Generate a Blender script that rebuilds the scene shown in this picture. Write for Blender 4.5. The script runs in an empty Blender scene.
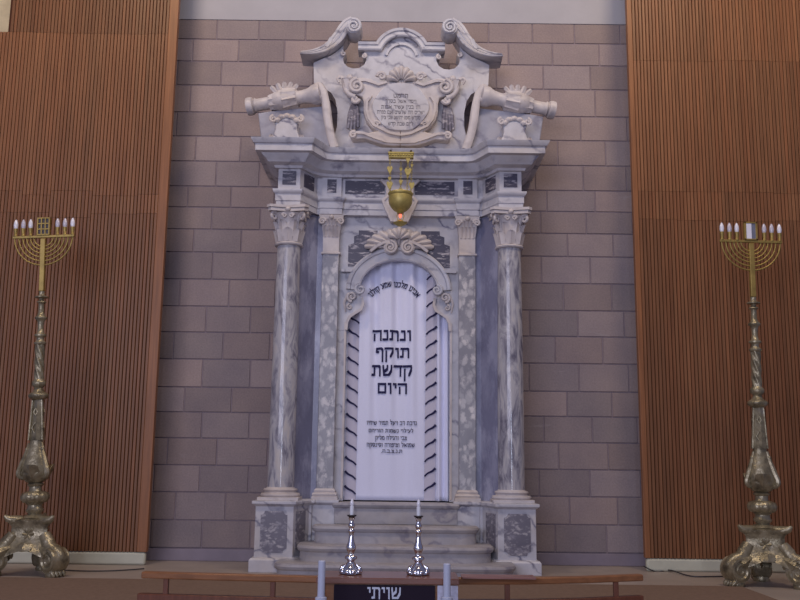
import bpy, bmesh, math, random
from math import sin, cos, tan, atan, pi, radians, hypot
from mathutils import Vector, Matrix
random.seed(7)
scene = bpy.context.scene
COL = scene.collection

# ------------------------------------------------------------------ camera
F_PX = 900.0
CAM = Vector((0.015, -9.0, 0.994))
R_CAM = Matrix.Rotation(radians(100.0), 3, 'X') @ Matrix.Rotation(radians(0.7), 3, 'Z')
cd = bpy.data.cameras.new('camera'); co = bpy.data.objects.new('camera', cd); COL.objects.link(co)
cd.sensor_width = 36.0; cd.lens = F_PX / 800.0 * 36.0
cd.clip_start = 0.05; cd.clip_end = 200
co.matrix_world = Matrix.Translation(CAM) @ R_CAM.to_4x4()
scene.camera = co

def ray(px, py):
    return R_CAM @ Vector((px - 400.0, 300.0 - py, -F_PX))
def U(px, py, Y):                      # point of the plane at depth Y -> (X, Z)
    d = ray(px, py); t = (Y - CAM.y) / d.y
    return (CAM.x + d.x * t, CAM.z + d.z * t)
def G(px, py, Z):                      # point of the level Z -> (X, Y)
    d = ray(px, py); t = (Z - CAM.z) / d.z
    return (CAM.x + d.x * t, CAM.y + d.y * t)
def scale_at(Y, Z):                    # pixels per metre there
    v = R_CAM.transposed() @ (Vector((0, Y, Z)) - CAM)
    return F_PX / -v.z

# ------------------------------------------------------------------ tagging
def tag(o, label=None, cat=None, group=None, kind=None):
    if label: o['label'] = label
    if cat: o['category'] = cat
    if group: o['group'] = group
    if kind: o['kind'] = kind
    return o
def empty(name, loc, rz=0.0):
    o = bpy.data.objects.new(name, None); COL.objects.link(o)
    o.empty_display_size = 0.1
    o.location = loc; o.rotation_euler = (0, 0, rz)
    return o
def copy_tree(o, parent=None):
    c = o.copy(); COL.objects.link(c)
    if parent is not None: c.parent = parent
    for ch in list(o.children): copy_tree(ch, c)
    return c

# ------------------------------------------------------------------ mesh builder
class MB:
    def __init__(self): self.v = []; self.f = []; self.c = []; self.cur = (1, 1, 1, 1); self.usec = False
    def face(self, idx):
        self.f.append(tuple(idx)); self.c.append(self.cur)
    def add(self, verts, faces):
        b = len(self.v); self.v += [tuple(p) for p in verts]
        for q in faces: self.face([b + i for i in q])
    def box(self, a, b):
        x0, y0, z0 = a; x1, y1, z1 = b
        self.add([(x0,y0,z0),(x1,y0,z0),(x1,y1,z0),(x0,y1,z0),(x0,y0,z1),(x1,y0,z1),(x1,y1,z1),(x0,y1,z1)],
                 [(0,3,2,1),(4,5,6,7),(0,1,5,4),(1,2,6,5),(2,3,7,6),(3,0,4,7)])
        return self
    def prism_xz(self, out, y0, y1, inset=0.0):      # outline in XZ, front y0
        n = len(out)
        self.add([(x, y0, z) for x, z in out] + [(x, y1, z) for x, z in out],
                 [tuple(range(n)), tuple(range(2*n-1, n-1, -1))] + [(i, i+n, (i+1) % n + n, (i+1) % n) for i in range(n)])
        return self
    def prism_xy(self, out, z0, z1):
        n = len(out)
        self.add([(x, y, z0) for x, y in out] + [(x, y, z1) for x, y in out],
                 [tuple(range(n-1, -1, -1)), tuple(range(n, 2*n))] + [(i, (i+1) % n, (i+1) % n + n, i+n) for i in range(n)])
        return self
    def _mitre(self, path, closed=False):
        n = len(path); res = []
        for i in range(n):
            def nrm(a, b):
                dx, dy = b[0]-a[0], b[1]-a[1]; l = hypot(dx, dy) or 1
                return (dy/l, -dx/l)
            ns = []
            if i > 0 or closed: ns.append(nrm(path[i-1], path[i]))
            if i < n-1 or closed: ns.append(nrm(path[i], path[(i+1) % n]))
            if len(ns) == 1: res.append(ns[0]); continue
            sx, sy = ns[0][0]+ns[1][0], ns[0][1]+ns[1][1]; l = hypot(sx, sy) or 1
            sx, sy = sx/l, sy/l; d = max(.35, sx*ns[0][0]+sy*ns[0][1])
            res.append((sx/d, sy/d))
        return res
    def sweep_plan(self, path, prof, cap=True):      # path in XY, left->right, outward = -Y side; prof = (out, z)
        nm = self._mitre(path); m = len(prof); b = len(self.v)
        for (x, y), (nx, ny) in zip(path, nm):
            for o, z in prof: self.v.append((x + nx*o, y + ny*o, z))
        for i in range(len(path)-1):
            for j in range(m-1):
                self.face((b+i*m+j, b+(i+1)*m+j, b+(i+1)*m+j+1, b+i*m+j+1))
        if cap:
            for j in (0, m-1): self.face([b+i*m+j for i in range(len(path))])
        return self
    def ribbon(self, path, prof, closed=False, scl=None):      # path in XZ; prof = (offset along normal, y), a closed loop
        nm = self._mitre(path, closed); m = len(prof); b = len(self.v); n = len(path)
        for i, ((x, z), (nx, nz)) in enumerate(zip(path, nm)):
            k_ = scl[i] if scl else 1
            for o, y in prof: self.v.append((x + nx*o*k_, y, z + nz*o*k_))
        for i in range(n if closed else n-1):
            for j in range(m):
                k = (i+1) % n
                self.face((b+i*m+j, b+k*m+j, b+k*m+(j+1) % m, b+i*m+(j+1) % m))
        if not closed:
            self.face([b+j for j in range(m)]); self.face([b+(n-1)*m+j for j in range(m)][::-1])
        return self
    def tube(self, pts, r, n=8, closed=False):
        pts = [Vector(p) for p in pts]; k = len(pts)
        rs = r if isinstance(r, (list, tuple)) else [r]*k
        up = None; b = len(self.v)
        for i, p in enumerate(pts):
            if closed: t = pts[(i+1) % k] - pts[i-1]
            else: t = pts[min(i+1, k-1)] - pts[max(i-1, 0)]
            t.normalize()
            if up is None: up = Vector((0, 1, 0)) if abs(t.y) < .9 else Vector((1, 0, 0))
            a = (up - t*up.dot(t)); a.normalize(); c = t.cross(a); up = a
            for j in range(n):
                th = 2*pi*j/n; self.v.append(tuple(p + (a*cos(th) + c*sin(th))*rs[i]))
        for i in range(k if closed else k-1):
            q = (i+1) % k
            for j in range(n):
                self.face((b+i*n+j, b+i*n+(j+1) % n, b+q*n+(j+1) % n, b+q*n+j))
        if not closed:
            self.face([b+j for j in range(n)][::-1]); self.face([b+(k-1)*n+j for j in range(n)])
        return self
    def lathe(self, prof, n=24, M=None, mod=None):   # prof = (r, z); mod(theta, z) scales r
        M = M or Matrix.Identity(4); b = len(self.v); m = len(prof)
        for i in range(n):
            th = 2*pi*i/n
            for r, z in prof:
                k = mod(th, z) if mod else 1
                self.v.append(tuple(M @ Vector((r*k*cos(th), r*k*sin(th), z))))
        for i in range(n):
            q = (i+1) % n
            for j in range(m-1): self.face((b+i*m+j, b+q*m+j, b+q*m+j+1, b+i*m+j+1))
        for j, rev in ((0, True), (m-1, False)):
            if prof[j][0] > 1e-5:
                l = [b+i*m+j for i in range(n)]; self.face(l[::-1] if rev else l)
        return self
    def ball(self, c, r, n=12, sc=(1, 1, 1)):
        M = Matrix.Translation(c) @ Matrix.Diagonal((sc[0], sc[1], sc[2], 1))
        return self.lathe([(max(1e-4, r*sin(pi*i/8)), -r*cos(pi*i/8)) for i in range(9)], n, M)
    def spiral(self, c, r, y, turns=1.6, d=1, start=0.0, rad=.012, n=7, end=.18):
        pts = []; rr = []; N = int(turns*18)
        for i in range(N+1):
            t = i/N; a = start + d*2*pi*turns*t; q = r*(1-t*(1-end))
            pts.append((c[0]+q*cos(a), y - .25*rad*t, c[1]+q*sin(a))); rr.append(rad*(1-.45*t))
        self.tube(pts, rr, n)
        self.ball((c[0], y, c[1]), r*end*1.1, 10)
        return self
    def leaf(self, base, up, out, L, w, curl, th=.006):
        base, up, out = Vector(base), Vector(up).normalized(), Vector(out).normalized()
        side = up.cross(out).normalized(); N = 7; b = len(self.v)
        for i in range(N+1):
            t = i/N
            u = L*(t if t < .75 else .75+.25*sin((t-.75)*4*pi/2)*.8 - (t-.75)*.6)
            o = curl*(t**2.6)
            wd = w*(.72+.35*sin(pi*min(1, t*1.15)))*(1 if t < .8 else 1-(t-.8)*3.6)
            for j in (-2, -1, 0, 1, 2):
                rb = .22*wd*(1-abs(j)/2) + (.08*wd if j == 0 else 0)
                zig = 1 + (.12 if (i % 2 and abs(j) == 2) else 0)
                self.v.append(tuple(base + up*u + out*(o+rb) + side*(wd*.5*j/2*zig)))
            for j in (2, -2):
                self.v.append(tuple(base + up*u + out*(o-th) + side*(wd*.5*j/2)))
        for i in range(N):
            for j in range(7):
                k = (j+1) % 7
                self.face((b+i*7+j, b+i*7+k, b+(i+1)*7+k, b+(i+1)*7+j))
        self.face([b+j for j in range(7)]); self.face([b+N*7+j for j in range(7)])
        return self
    def shell(self, c, R, y, a0, a1, ribs=9, bulge=.04, back=.03, squash=1.0, r0=.12):
        nr = 6; M_ = ribs*6; b = len(self.v)
        for i in range(M_+1):
            s = i/M_; a = a0+(a1-a0)*s
            rip = abs(sin(pi*ribs*s))
            for j in range(nr+1):
                q = j/nr; rr = R*(r0+(1-r0)*q)*(1-.07*(1-rip)*q)
                yy = y - bulge*sin(pi*min(1, .15+.85*q))*(.6+.4*rip) - .012*rip*q
                self.v.append((c[0]+rr*cos(a), yy, c[1]+rr*sin(a)*squash))
            rr = R*(1-.07*(1-rip))
            self.v.append((c[0]+rr*cos(a), y+back, c[1]+rr*sin(a)*squash))
        m = nr+2
        for i in range(M_):
            for j in range(m-1): self.face((b+i*m+j, b+(i+1)*m+j, b+(i+1)*m+j+1, b+i*m+j+1))
        return self
    def flip(self):
        self.v = [(-x, y, z) for x, y, z in self.v]; return self
    def both(self):
        n = len(self.v); fs = list(self.f); cs = list(self.c)
        self.v += [(-x, y, z) for x, y, z in self.v]
        for q, c in zip(fs, cs): self.f.append(tuple(n+i for i in q[::-1])); self.c.append(c)
        return self
    def build(self, name, mat, parent=None, smooth=35, bevel=0, seg=2, loc=None):
        me = bpy.data.meshes.new(name); me.from_pydata(self.v, [], self.f)
        bm = bmesh.new(); bm.from_mesh(me)
        if self.usec:
            pass
        bmesh.ops.recalc_face_normals(bm, faces=bm.faces)
        bm.to_mesh(me); bm.free()
        if self.usec:
            at = me.color_attributes.new('tint', 'FLOAT_COLOR', 'CORNER')
            for p in me.polygons:
                for li in p.loop_indices: at.data[li].color = self.c[p.index]
        if smooth:
            me.polygons.foreach_set('use_smooth', [True]*len(me.polygons))
            me.set_sharp_from_angle(angle=radians(smooth))
        me.materials.append(mat); me.update()
        o = bpy.data.objects.new(name, me); COL.objects.link(o)
        if parent is not None: o.parent = parent
        if loc: o.location = loc
        if bevel:
            md = o.modifiers.new('bevel', 'BEVEL'); md.width = bevel; md.segments = seg
            md.limit_method = 'ANGLE'; md.angle_limit = radians(40)
        return o

# ------------------------------------------------------------------ materials
class NT:
    def __init__(self, name):
        self.m = bpy.data.materials.new(name); self.m.use_nodes = True
        self.t = self.m.node_tree; self.b = self.t.nodes['Principled BSDF']
        self.tc = self.t.nodes.new('ShaderNodeTexCoord')
    def n(self, kind, **kw):
        nd = self.t.nodes.new('ShaderNode' + kind)
        for k, v in kw.items():
            if k.startswith('i_'): nd.inputs[k[2:].replace('_', ' ')].default_value = v
            else: setattr(nd, k, v)
        return nd
    def l(self, a, b): self.t.links.new(a, b)
    def coord(self, sc=(1, 1, 1), rot=(0, 0, 0), out='Object'):
        mp = self.n('Mapping'); mp.inputs['Scale'].default_value = sc; mp.inputs['Rotation'].default_value = rot
        self.l(self.tc.outputs[out], mp.inputs['Vector']); return mp.outputs['Vector']
    def noise(self, vec, scale, detail=6, rough=.55, dist=0.0):
        nd = self.n('TexNoise'); nd.inputs['Scale'].default_value = scale; nd.inputs['Detail'].default_value = detail
        nd.inputs['Roughness'].default_value = rough; nd.inputs['Distortion'].default_value = dist
        self.l(vec, nd.inputs['Vector']); return nd.outputs['Fac']
    def ramp(self, fac, stops):
        r = self.n('ValToRGB'); e = r.color_ramp.elements
        while len(e) < len(stops): e.new(.5)
        for k, (p, c) in zip(e, stops): k.position = p; k.color = (*c, 1) if len(c) == 3 else c
        self.l(fac, r.inputs['Fac']); return r.outputs['Color']
    def mix(self, a, b, fac, mode='MIX'):
        x = self.n('Mix', data_type='RGBA', blend_type=mode)
        for src, i in ((fac, 0), (a, 6), (b, 7)):
            if hasattr(src, 'is_output'): self.l(src, x.inputs[i])
            elif i == 0: x.inputs[0].default_value = src
            else: x.inputs[i].default_value = (*src, 1)
        return x.outputs[2]
    def bump(self, h, dist=.01, st=.4):
        b = self.n('Bump'); b.inputs['Distance'].default_value = dist; b.inputs['Strength'].default_value = st
        self.l(h, b.inputs['Height']); self.l(b.outputs['Normal'], self.b.inputs['Normal'])
    def done(self, col, rough=.5, metal=0, spec=.5):
        if hasattr(col, 'is_output'): self.l(col, self.b.inputs['Base Color'])
        else: self.b.inputs['Base Color'].default_value = (*col, 1)
        if hasattr(rough, 'is_output'): self.l(rough, self.b.inputs['Roughness'])
        else: self.b.inputs['Roughness'].default_value = rough
        self.b.inputs['Metallic'].default_value = metal
        self.b.inputs['Specular IOR Level'].default_value = spec
        return self.m

MAT = {}
def marble(name, base, vein, warm, vscale=2.2, amount=1.0, rough=.35, rot=(.3, .5, .2)):
    t = NT(name); v = t.coord(rot=rot)
    warp = t.noise(v, 1.7, 5, .6)
    w = t.n('TexWave', wave_type='BANDS', bands_direction='DIAGONAL'); w.inputs['Scale'].default_value = vscale
    w.inputs['Distortion'].default_value = 9; w.inputs['Detail'].default_value = 4; w.inputs['Detail Scale'].default_value = 1.6
    t.l(v, w.inputs['Vector'])
    vm = t.ramp(w.outputs['Fac'], [(0, (1, 1, 1)), (.10, (.35, .35, .35)), (.3, (0, 0, 0))])
    gate = t.ramp(t.noise(v, 3.1, 4), [(.40, (0, 0, 0)), (.62, (amount,)*3)])
    fac = t.mix(vm, gate, 1.0, 'MULTIPLY')
    c = t.mix(base, warm, t.ramp(warp, [(.45, (0, 0, 0)), (.7, (1, 1, 1))]))
    c = t.mix(c, vein, fac)
    cloud = t.ramp(t.noise(v, 6, 6, .65), [(.3, (.74, .74, .76)), (.65, (1, 1, 1))])
    c = t.mix(c, cloud, .8, 'MULTIPLY')
    t.bump(t.noise(v, 40, 4), .003, .25)
    return t.done(c, rough, 0, .4)
MAT['marble'] = marble('white_marble', (.58, .565, .60), (.20, .19, .25), (.56, .515, .50), 2.6, 1.0)
MAT['marble_carved'] = marble('carved_marble', (.62, .565, .555), (.34, .30, .31), (.57, .48, .41), 1.6, .6, .42)
MAT['marble_grey'] = marble('console_grey_marble', (.40, .395, .45), (.22, .21, .27), (.36, .34, .38), 2.0, 1.0)  # grey for the scroll consoles, darker and bluer than the white marble
MAT['marble_step'] = marble('step_marble', (.42, .395, .41), (.22, .20, .24), (.40, .35, .32), 2.5, .8, .5)

def breccia(name, a, b, c_, sc=14, rough=.25, stretch=(1, 1, .7), matrix=(.2, .19, .22), warp=.22, clast=(.10, .34)):
    """pale broken pieces floating in a darker ground"""
    t = NT(name); v = t.coord(stretch)
    nz = t.n('TexNoise'); nz.inputs['Scale'].default_value = 9; nz.inputs['Detail'].default_value = 6; nz.inputs['Roughness'].default_value = .65
    t.l(v, nz.inputs['Vector'])
    vv = t.n('VectorMath', operation='MULTIPLY_ADD'); t.l(nz.outputs['Color'], vv.inputs[0])
    vv.inputs[1].default_value = (warp,)*3; t.l(v, vv.inputs[2])
    vo = t.n('TexVoronoi', feature='F1'); vo.inputs['Scale'].default_value = sc
    t.l(vv.outputs[0], vo.inputs['Vector'])
    sep = t.n('SeparateColor'); t.l(vo.outputs['Color'], sep.inputs[0])
    c = t.ramp(sep.outputs[0], [(.15, a), (.5, b), (.85, c_)])
    fine = t.noise(vv.outputs[0], 22, 6, .7)
    ad = t.n('Math', operation='MULTIPLY_ADD'); t.l(fine, ad.inputs[0]); ad.inputs[1].default_value = .5; t.l(vo.outputs['Distance'], ad.inputs[2])
    c = t.mix(c, matrix, t.ramp(ad.outputs[0], [(clast[0]+.38, (0, 0, 0)), (clast[1]+.38, (1, 1, 1))]))
    cl = t.ramp(t.noise(v, 3, 7, .65), [(.3, (.70, .70, .74)), (.7, (1.05, 1.05, 1.05))])
    c = t.mix(c, cl, 1.0, 'MULTIPLY')
    return t.done(c, rough, 0, .5)
MAT['breccia'] = breccia('brecciated_marble', (.44, .425, .44), (.54, .515, .52), (.64, .60, .585), 15, .3, (1, 1, .7), (.29, .28, .305), .16, (.18, .46))
MAT['breccia_blue'] = breccia('blue_grey_marble', (.31, .31, .41), (.36, .36, .46), (.42, .42, .52), 6, .25, (1, 1, .4), (.22, .22, .31), .3, (.15, .55))
MAT['dark_panel'] = breccia('dark_streaked_marble', (.34, .31, .34), (.46, .42, .44), (.55, .50, .50), 14, .35, (.45, .45, 1.7), (.075, .068, .10), .3, (.05, .3))
MAT['plinth_panel'] = breccia('mottled_grey_marble', (.28, .26, .30), (.40, .37, .39), (.52, .48, .48), 26, .35, (.6, .6, 1), (.17, .155, .19), .2, (.05, .45))

def column_mat():
    t = NT('column_marble'); v = t.coord((1, 1, .33), (.0, .25, 0))
    n1 = t.noise(v, 9, 7, .62, 1.6)
    c = t.ramp(n1, [(.34, (.15, .14, .18)), (.45, (.30, .285, .32)), (.55, (.46, .44, .455)), (.70, (.54, .49, .45))])
    w = t.noise(t.coord((1, 1, .12)), 5, 3)
    c = t.mix(c, (.60, .50, .42), t.ramp(w, [(.60, (0, 0, 0)), (.72, (.55, .55, .55))]))
    return t.done(c, .13, 0, .5)
MAT['column'] = column_mat()

def stone_mat():
    t = NT('sandstone_blocks'); v = t.coord()
    at = t.n('VertexColor', layer_name='tint')
    c = t.mix((.315, .252, .246), at.outputs['Color'], 1.0, 'MULTIPLY')
    c = t.mix(c, t.ramp(t.noise(v, 2.2, 6, .6), [(.3, (.86, .86, .90)), (.7, (1.1, 1.08, 1.04))]), 1.0, 'MULTIPLY')
    c = t.mix(c, t.ramp(t.noise(v, 60, 3, .7), [(.35, (.88, .88, .88)), (.65, (1.06, 1.06, 1.06))]), 1.0, 'MULTIPLY')
    sc = t.ramp(t.noise(t.coord((.8, 1, 6)), 1.6, 5, .5, .8), [(.70, (0, 0, 0)), (.76, (.30, .30, .30))])
    c = t.mix(c, (.42, .38, .37), sc)
    t.bump(t.noise(v, 45, 5, .6), .006, .3)
    return t.done(c, .75, 0, .25)
MAT['stone'] = stone_mat()
def simple(name, col, rough=.5, metal=0, spec=.5, var=.12, scale=8, bump=0):
    t = NT(name); v = t.coord()
    lo = tuple(x*(1-var) for x in col); hi = tuple(min(1, x*(1+var)) for x in col)
    nz = t.noise(v, scale, 5)
    c = t.ramp(nz, [(.3, lo), (.7, hi)])
    if bump: t.bump(nz, bump, .5)
    return t.done(c, rough, metal, spec)
MAT['mortar'] = simple('mortar', (.24, .19, .21), .9)
MAT['plaster'] = simple('white_plaster', (.40, .385, .41), .8, 0, .2, .06, 2.5)
MAT['skirt'] = simple('stone_skirting', (.24, .20, .235), .5, 0, .3, .10, 5)
MAT['floor'] = simple('stone_floor', (.37, .305, .255), .42, 0, .4, .10, 3)
MAT['hall_floor'] = simple('hall_floor', (.25, .2, .17), .5)
MAT['rug'] = simple('brown_carpet', (.215, .145, .105), .95, 0, .1, .10, 30, .003)
MAT['base_white'] = simple('cream_skirting', (.52, .51, .40), .5, 0, .3, .05)
MAT['beige_wall'] = simple('beige_paint', (.55, .46, .30), .7)

def wood_mat(name, col, use_tint=True, rough=.45, grain=(30, 30, 1.2)):
    t = NT(name); v = t.coord(grain)
    c = t.ramp(t.noise(v, 1.5, 6, .6), [(.3, tuple(x*.72 for x in col)), (.7, tuple(x*1.15 for x in col))])
    if use_tint:
        at = t.n('VertexColor', layer_name='tint'); c = t.mix(c, at.outputs['Color'], 1.0, 'MULTIPLY')
    return t.done(c, rough, 0, .35)
MAT['batten'] = wood_mat('batten_wood', (.240, .102, .044))
MAT['groove'] = simple('panel_groove', (.075, .028, .016), .8, 0, .1)
MAT['wood'] = wood_mat('polished_wood', (.28, .12, .05), False, .32, (1.5, 25, 25))
MAT['wood_dark'] = wood_mat('red_brown_wood', (.16, .055, .03), False, .4, (25, 25, 1.5))
MAT['board'] = wood_mat('pinkish_board', (.30, .15, .13), False, .35, (1.5, 25, 25))
MAT['wood_top'] = wood_mat('lectern_top_wood', (.21, .095, .07), False, .3, (1.5, 25, 25))

def cloth_mat(name, col, var=.05):
    t = NT(name); v = t.coord()
    c = t.ramp(t.noise(v, 300, 2), [(.3, tuple(x*(1-var) for x in col)), (.7, tuple(min(1, x*(1+var)) for x in col))])
    m = t.done(c, .8, 0, .15); t.b.inputs['Sheen Weight'].default_value = .15
    return m
MAT['curtain'] = cloth_mat('white_satin', (.76, .77, .93))
MAT['band'] = cloth_mat('grey_lilac_band', (.56, .53, .62))
MAT['navy'] = cloth_mat('navy_embroidery', (.022, .020, .075))
MAT['velvet'] = cloth_mat('dark_velvet', (.022, .014, .026), .2)
MAT['ink'] = simple('inscription_paint', (.14, .12, .13), .7)
MAT['gold'] = simple('polished_gold', (.46, .36, .11), .45, .45, .5, .18, 25)
MAT['brass'] = simple('dull_yellow_brass', (.36, .25, .07), .45, .5, .5, .2, 14)
def aged():
    t = NT('aged_bronze'); v = t.coord()
    c = t.ramp(t.noise(v, 11, 7, .65), [(.3, (.11, .09, .055)), (.52, (.31, .26, .16)), (.75, (.46, .40, .28))])
    t.bump(t.noise(v, 26, 4), .012, .5)
    return t.done(c, .33, .5, .5)
MAT['bronze'] = aged()
MAT['silver'] = simple('polished_silver', (.82, .81, .84), .14, 1.0, .5, .1, 30)
MAT['silver_thread'] = simple('silver_thread', (.55, .58, .68), .5, .2, .5, .1, 60)
MAT['dark_metal'] = simple('dark_metal', (.06, .05, .05), .45, .5)
MAT['candle'] = simple('white_candle_sleeve', (.78, .78, .82), .4, 0, .4, .03)
MAT['bulb'] = simple('frosted_bulb', (.80, .78, .84), .18, 0, .6, .03)
MAT['bulb_dim'] = simple('greyed_bulb', (.56, .52, .58), .2, 0, .6, .05)
MAT['pole'] = simple('pale_blue_enamel', (.50, .53, .66), .3, 0, .5, .04)
MAT['card'] = simple('white_card', (.58, .58, .70), .6, 0, .2, .12, 40)
MAT['cable'] = simple('black_rubber', (.03, .025, .03), .5)
MAT['mirror'] = simple('grey_glass', (.42, .42, .47), .1, .7, .6, .12, 7)
def red_bulb():
    t = NT('lit_red_bulb'); t.b.inputs['Emission Color'].default_value = (1, .22, .12, 1); t.b.inputs['Emission Strength'].default_value = 2.2
    return t.done((.8, .15, .08), .3)
MAT['red'] = red_bulb()

# ------------------------------------------------------------------ Hebrew lettering (broad-nib strokes)
GL = {
 'א': (.84, [[(.10,.88),(.74,.12)], [(.70,.90),(.70,.66),(.50,.48)], [(.14,.10),(.16,.34),(.32,.60)]]),
 'ב': (.74, [[(.10,.90),(.52,.90),(.60,.78),(.60,.10)], [(.06,.10),(.72,.10)]]),
 'ג': (.54, [[(.14,.90),(.36,.90),(.38,.40),(.46,.10)], [(.38,.38),(.10,.10)]]),
 'ד': (.74, [[(.06,.90),(.70,.90)], [(.58,.90),(.58,.06)]]),
 'ה': (.78, [[(.06,.90),(.68,.90),(.68,.06)], [(.16,.56),(.16,.06)]]),
 'ו': (.38, [[(.10,.90),(.26,.90),(.28,.06)]]),
 'ז': (.44, [[(.06,.90),(.38,.90)], [(.22,.90),(.22,.06)]]),
 'ח': (.78, [[(.06,.90),(.68,.90),(.68,.06)], [(.16,.90),(.16,.06)]]),
 'ט': (.76, [[(.12,.90),(.12,.14),(.30,.10),(.55,.10),(.66,.30),(.66,.86),(.44,.86)]]),
 'י': (.34, [[(.08,.90),(.24,.90),(.24,.60)]]),
 'כ': (.70, [[(.08,.90),(.48,.90),(.60,.74),(.60,.26),(.48,.10),(.06,.10)]]),
 'ל': (.68, [[(.12,1.34),(.12,.90),(.58,.90),(.58,.60),(.34,.08)]]),
 'מ': (.82, [[(.08,.90),(.22,.66),(.08,.06)], [(.22,.72),(.42,.90),(.62,.90),(.72,.72),(.72,.10),(.40,.10)]]),
 'ם': (.76, [[(.10,.90),(.66,.90),(.66,.10),(.12,.10),(.12,.90)]]),
 'נ': (.50, [[(.14,.90),(.38,.90),(.40,.10),(.05,.10)]]),
 'ן': (.36, [[(.08,.90),(.26,.90),(.26,-.36)]]),
 'ס': (.74, [[(.05,.90),(.62,.90),(.66,.46),(.46,.10),(.28,.10),(.12,.42),(.14,.90)]]),
 'ע': (.74, [[(.08,.90),(.20,.88),(.42,.26)], [(.64,.90),(.64,.56),(.46,.22),(.06,.0)]]),
 'פ': (.72, [[(.26,.54),(.12,.58),(.14,.88),(.50,.90),(.62,.76),(.62,.10),(.06,.10)]]),
 'ף': (.72, [[(.26,.54),(.12,.58),(.14,.88),(.50,.90),(.62,.76),(.62,-.36)]]),
 'צ': (.70, [[(.08,.90),(.20,.90),(.58,.12)], [(.62,.90),(.60,.66),(.40,.50)], [(.05,.10),(.62,.10)]]),
 'ק': (.80, [[(.06,.90),(.70,.90),(.70,.56),(.52,.10)], [(.15,.60),(.15,-.36)]]),
 'ר': (.66, [[(.06,.90),(.48,.90),(.57,.76),(.57,.06)]]),
 'ש': (.94, [[(.10,.90),(.18,.10),(.60,.10),(.80,.46),(.82,.90)], [(.46,.90),(.46,.62),(.20,.40)]]),
 'ת': (.82, [[(.10,.90),(.62,.90),(.70,.78),(.70,.06)], [(.24,.90),(.24,.12),(.06,.10)]]),
 '.': (.22, [[(.08,.08),(.12,.08)]]), "'": (.2, [[(.1,.95),(.1,.75)]]), ' ': (.42, []),
}
def hull(pts):
    pts = sorted(set(pts))
    def half(ps):
        h = []
        for p in ps:
            while len(h) > 1 and (h[-1][0]-h[-2][0])*(p[1]-h[-2][1])-(h[-1][1]-h[-2][1])*(p[0]-h[-2][0]) <= 0: h.pop()
            h.append(p)
        return h
    return half(pts)[:-1] + half(pts[::-1])[:-1]
def text_polys(s, nw=.115, nh=.19, step=9):
    """right-to-left line; polygons in letter units, centred on x, baseline 0; also its width"""
    x = 0; out = []
    for ch in s:
        w, strokes = GL[ch]; x -= w + .06
        for st in strokes:
            fine = [st[0]]
            for a, b in zip(st[:-1], st[1:]):
                k = max(1, int(hypot(b[0]-a[0], b[1]-a[1])/step+.5))
                fine += [(a[0]+(b[0]-a[0])*i/k, a[1]+(b[1]-a[1])*i/k) for i in range(1, k+1)]
            for a, b in zip(fine[:-1], fine[1:]):
                nib = [(-nw/2, -nh/2), (nw/2, -nh/2), (nw/2, nh/2), (-nw/2, nh/2)]
                out.append([(px+x, pz) for px, pz in hull([(p[0]+n[0], p[1]+n[1]) for p in (a, b) for n in nib])])
    W = -x
    return [[(px+W/2, pz) for px, pz in p] for p in out], W
def write(mb, s, place, height, width=None, nw=.115, nh=.19, thick=.003, step=9):
    """place(x, z) -> (X, Y, Z) of the letter face"""
    polys, W = text_polys(s, nw, nh, step)
    sx = width/W if width else height
    for pi_, p in enumerate(polys):
        q = [(X, Y-.00007*(pi_ % 7), Z) for X, Y, Z in (place(x*sx, z*height) for x, z in p)]; n = len(q)
        mb.add(q + [(x, y+thick, z) for x, y, z in q], [tuple(range(n))] + [(i, (i+1) % n, (i+1) % n+n, i+n) for i in range(n)])

# ================================================================== SETTING
YP = -0.42                                      # face of the wood panelling
XL = (U(178, 0, YP)[0] + U(147.5, 556, YP)[0]) / 2
XR = (U(628, 0, YP)[0] + U(643.5, 560, YP)[0]) / 2
ZTOP = 6.4
# --- stone wall, laid course by course
mb = MB(); mb.usec = True
ys = [24, 44, 66, 90, 117, 141, 166, 191, 212, 234, 257, 284, 311, 337, 364, 392, 417, 443, 470, 497, 525, 553]
zc = [U(590, y, 0)[1] for y in ys]
for r in range(len(zc)-1):
    z1, z0 = zc[r], zc[r+1]; x = -2.9 - (.23 if r % 2 else 0) + random.uniform(-.06, .06)
    while x < 2.9:
        w = random.choice([.48, .49, .47, .50, .45]); g = .003
        k = random.uniform(.84, 1.10); h = random.uniform(-.03, .03)
        mb.cur = (k*(1+h), k, k*(1-h), 1)
        b = .006; xa, xb, za, zb = x+g, x+w-g, z0+g, z1-g
        mb.add([(xa, .012, za), (xb, .012, za), (xb, .012, zb), (xa, .012, zb),
                (xa+b, 0, za+b), (xb-b, 0, za+b), (xb-b, 0, zb-b), (xa+b, 0, zb-b)],
               [(4, 5, 6, 7), (0, 1, 5, 4), (1, 2, 6, 5), (2, 3, 7, 6), (3, 0, 4, 7)])
        x += w
wall = mb.build('wall_back', MAT['stone'], smooth=0); tag(wall, kind='structure')
tag(MB().box((-3.0, .008, -.02), (3.0, .25, zc[0]+.02)).build('wall_back.001', MAT['mortar'], smooth=0), kind='structure')
tag(MB().box((-3.2, -.004, zc[0]-.002), (3.2, .25, ZTOP+.3)).build('wall_back.002', MAT['plaster'], smooth=0), kind='structure')
zs = zc[-1]
tag(MB().box((-2.95, -.028, 0), (2.95, .0, zs-.004)).build('trim_1', MAT['skirt'], bevel=.006), kind='structure')
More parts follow.
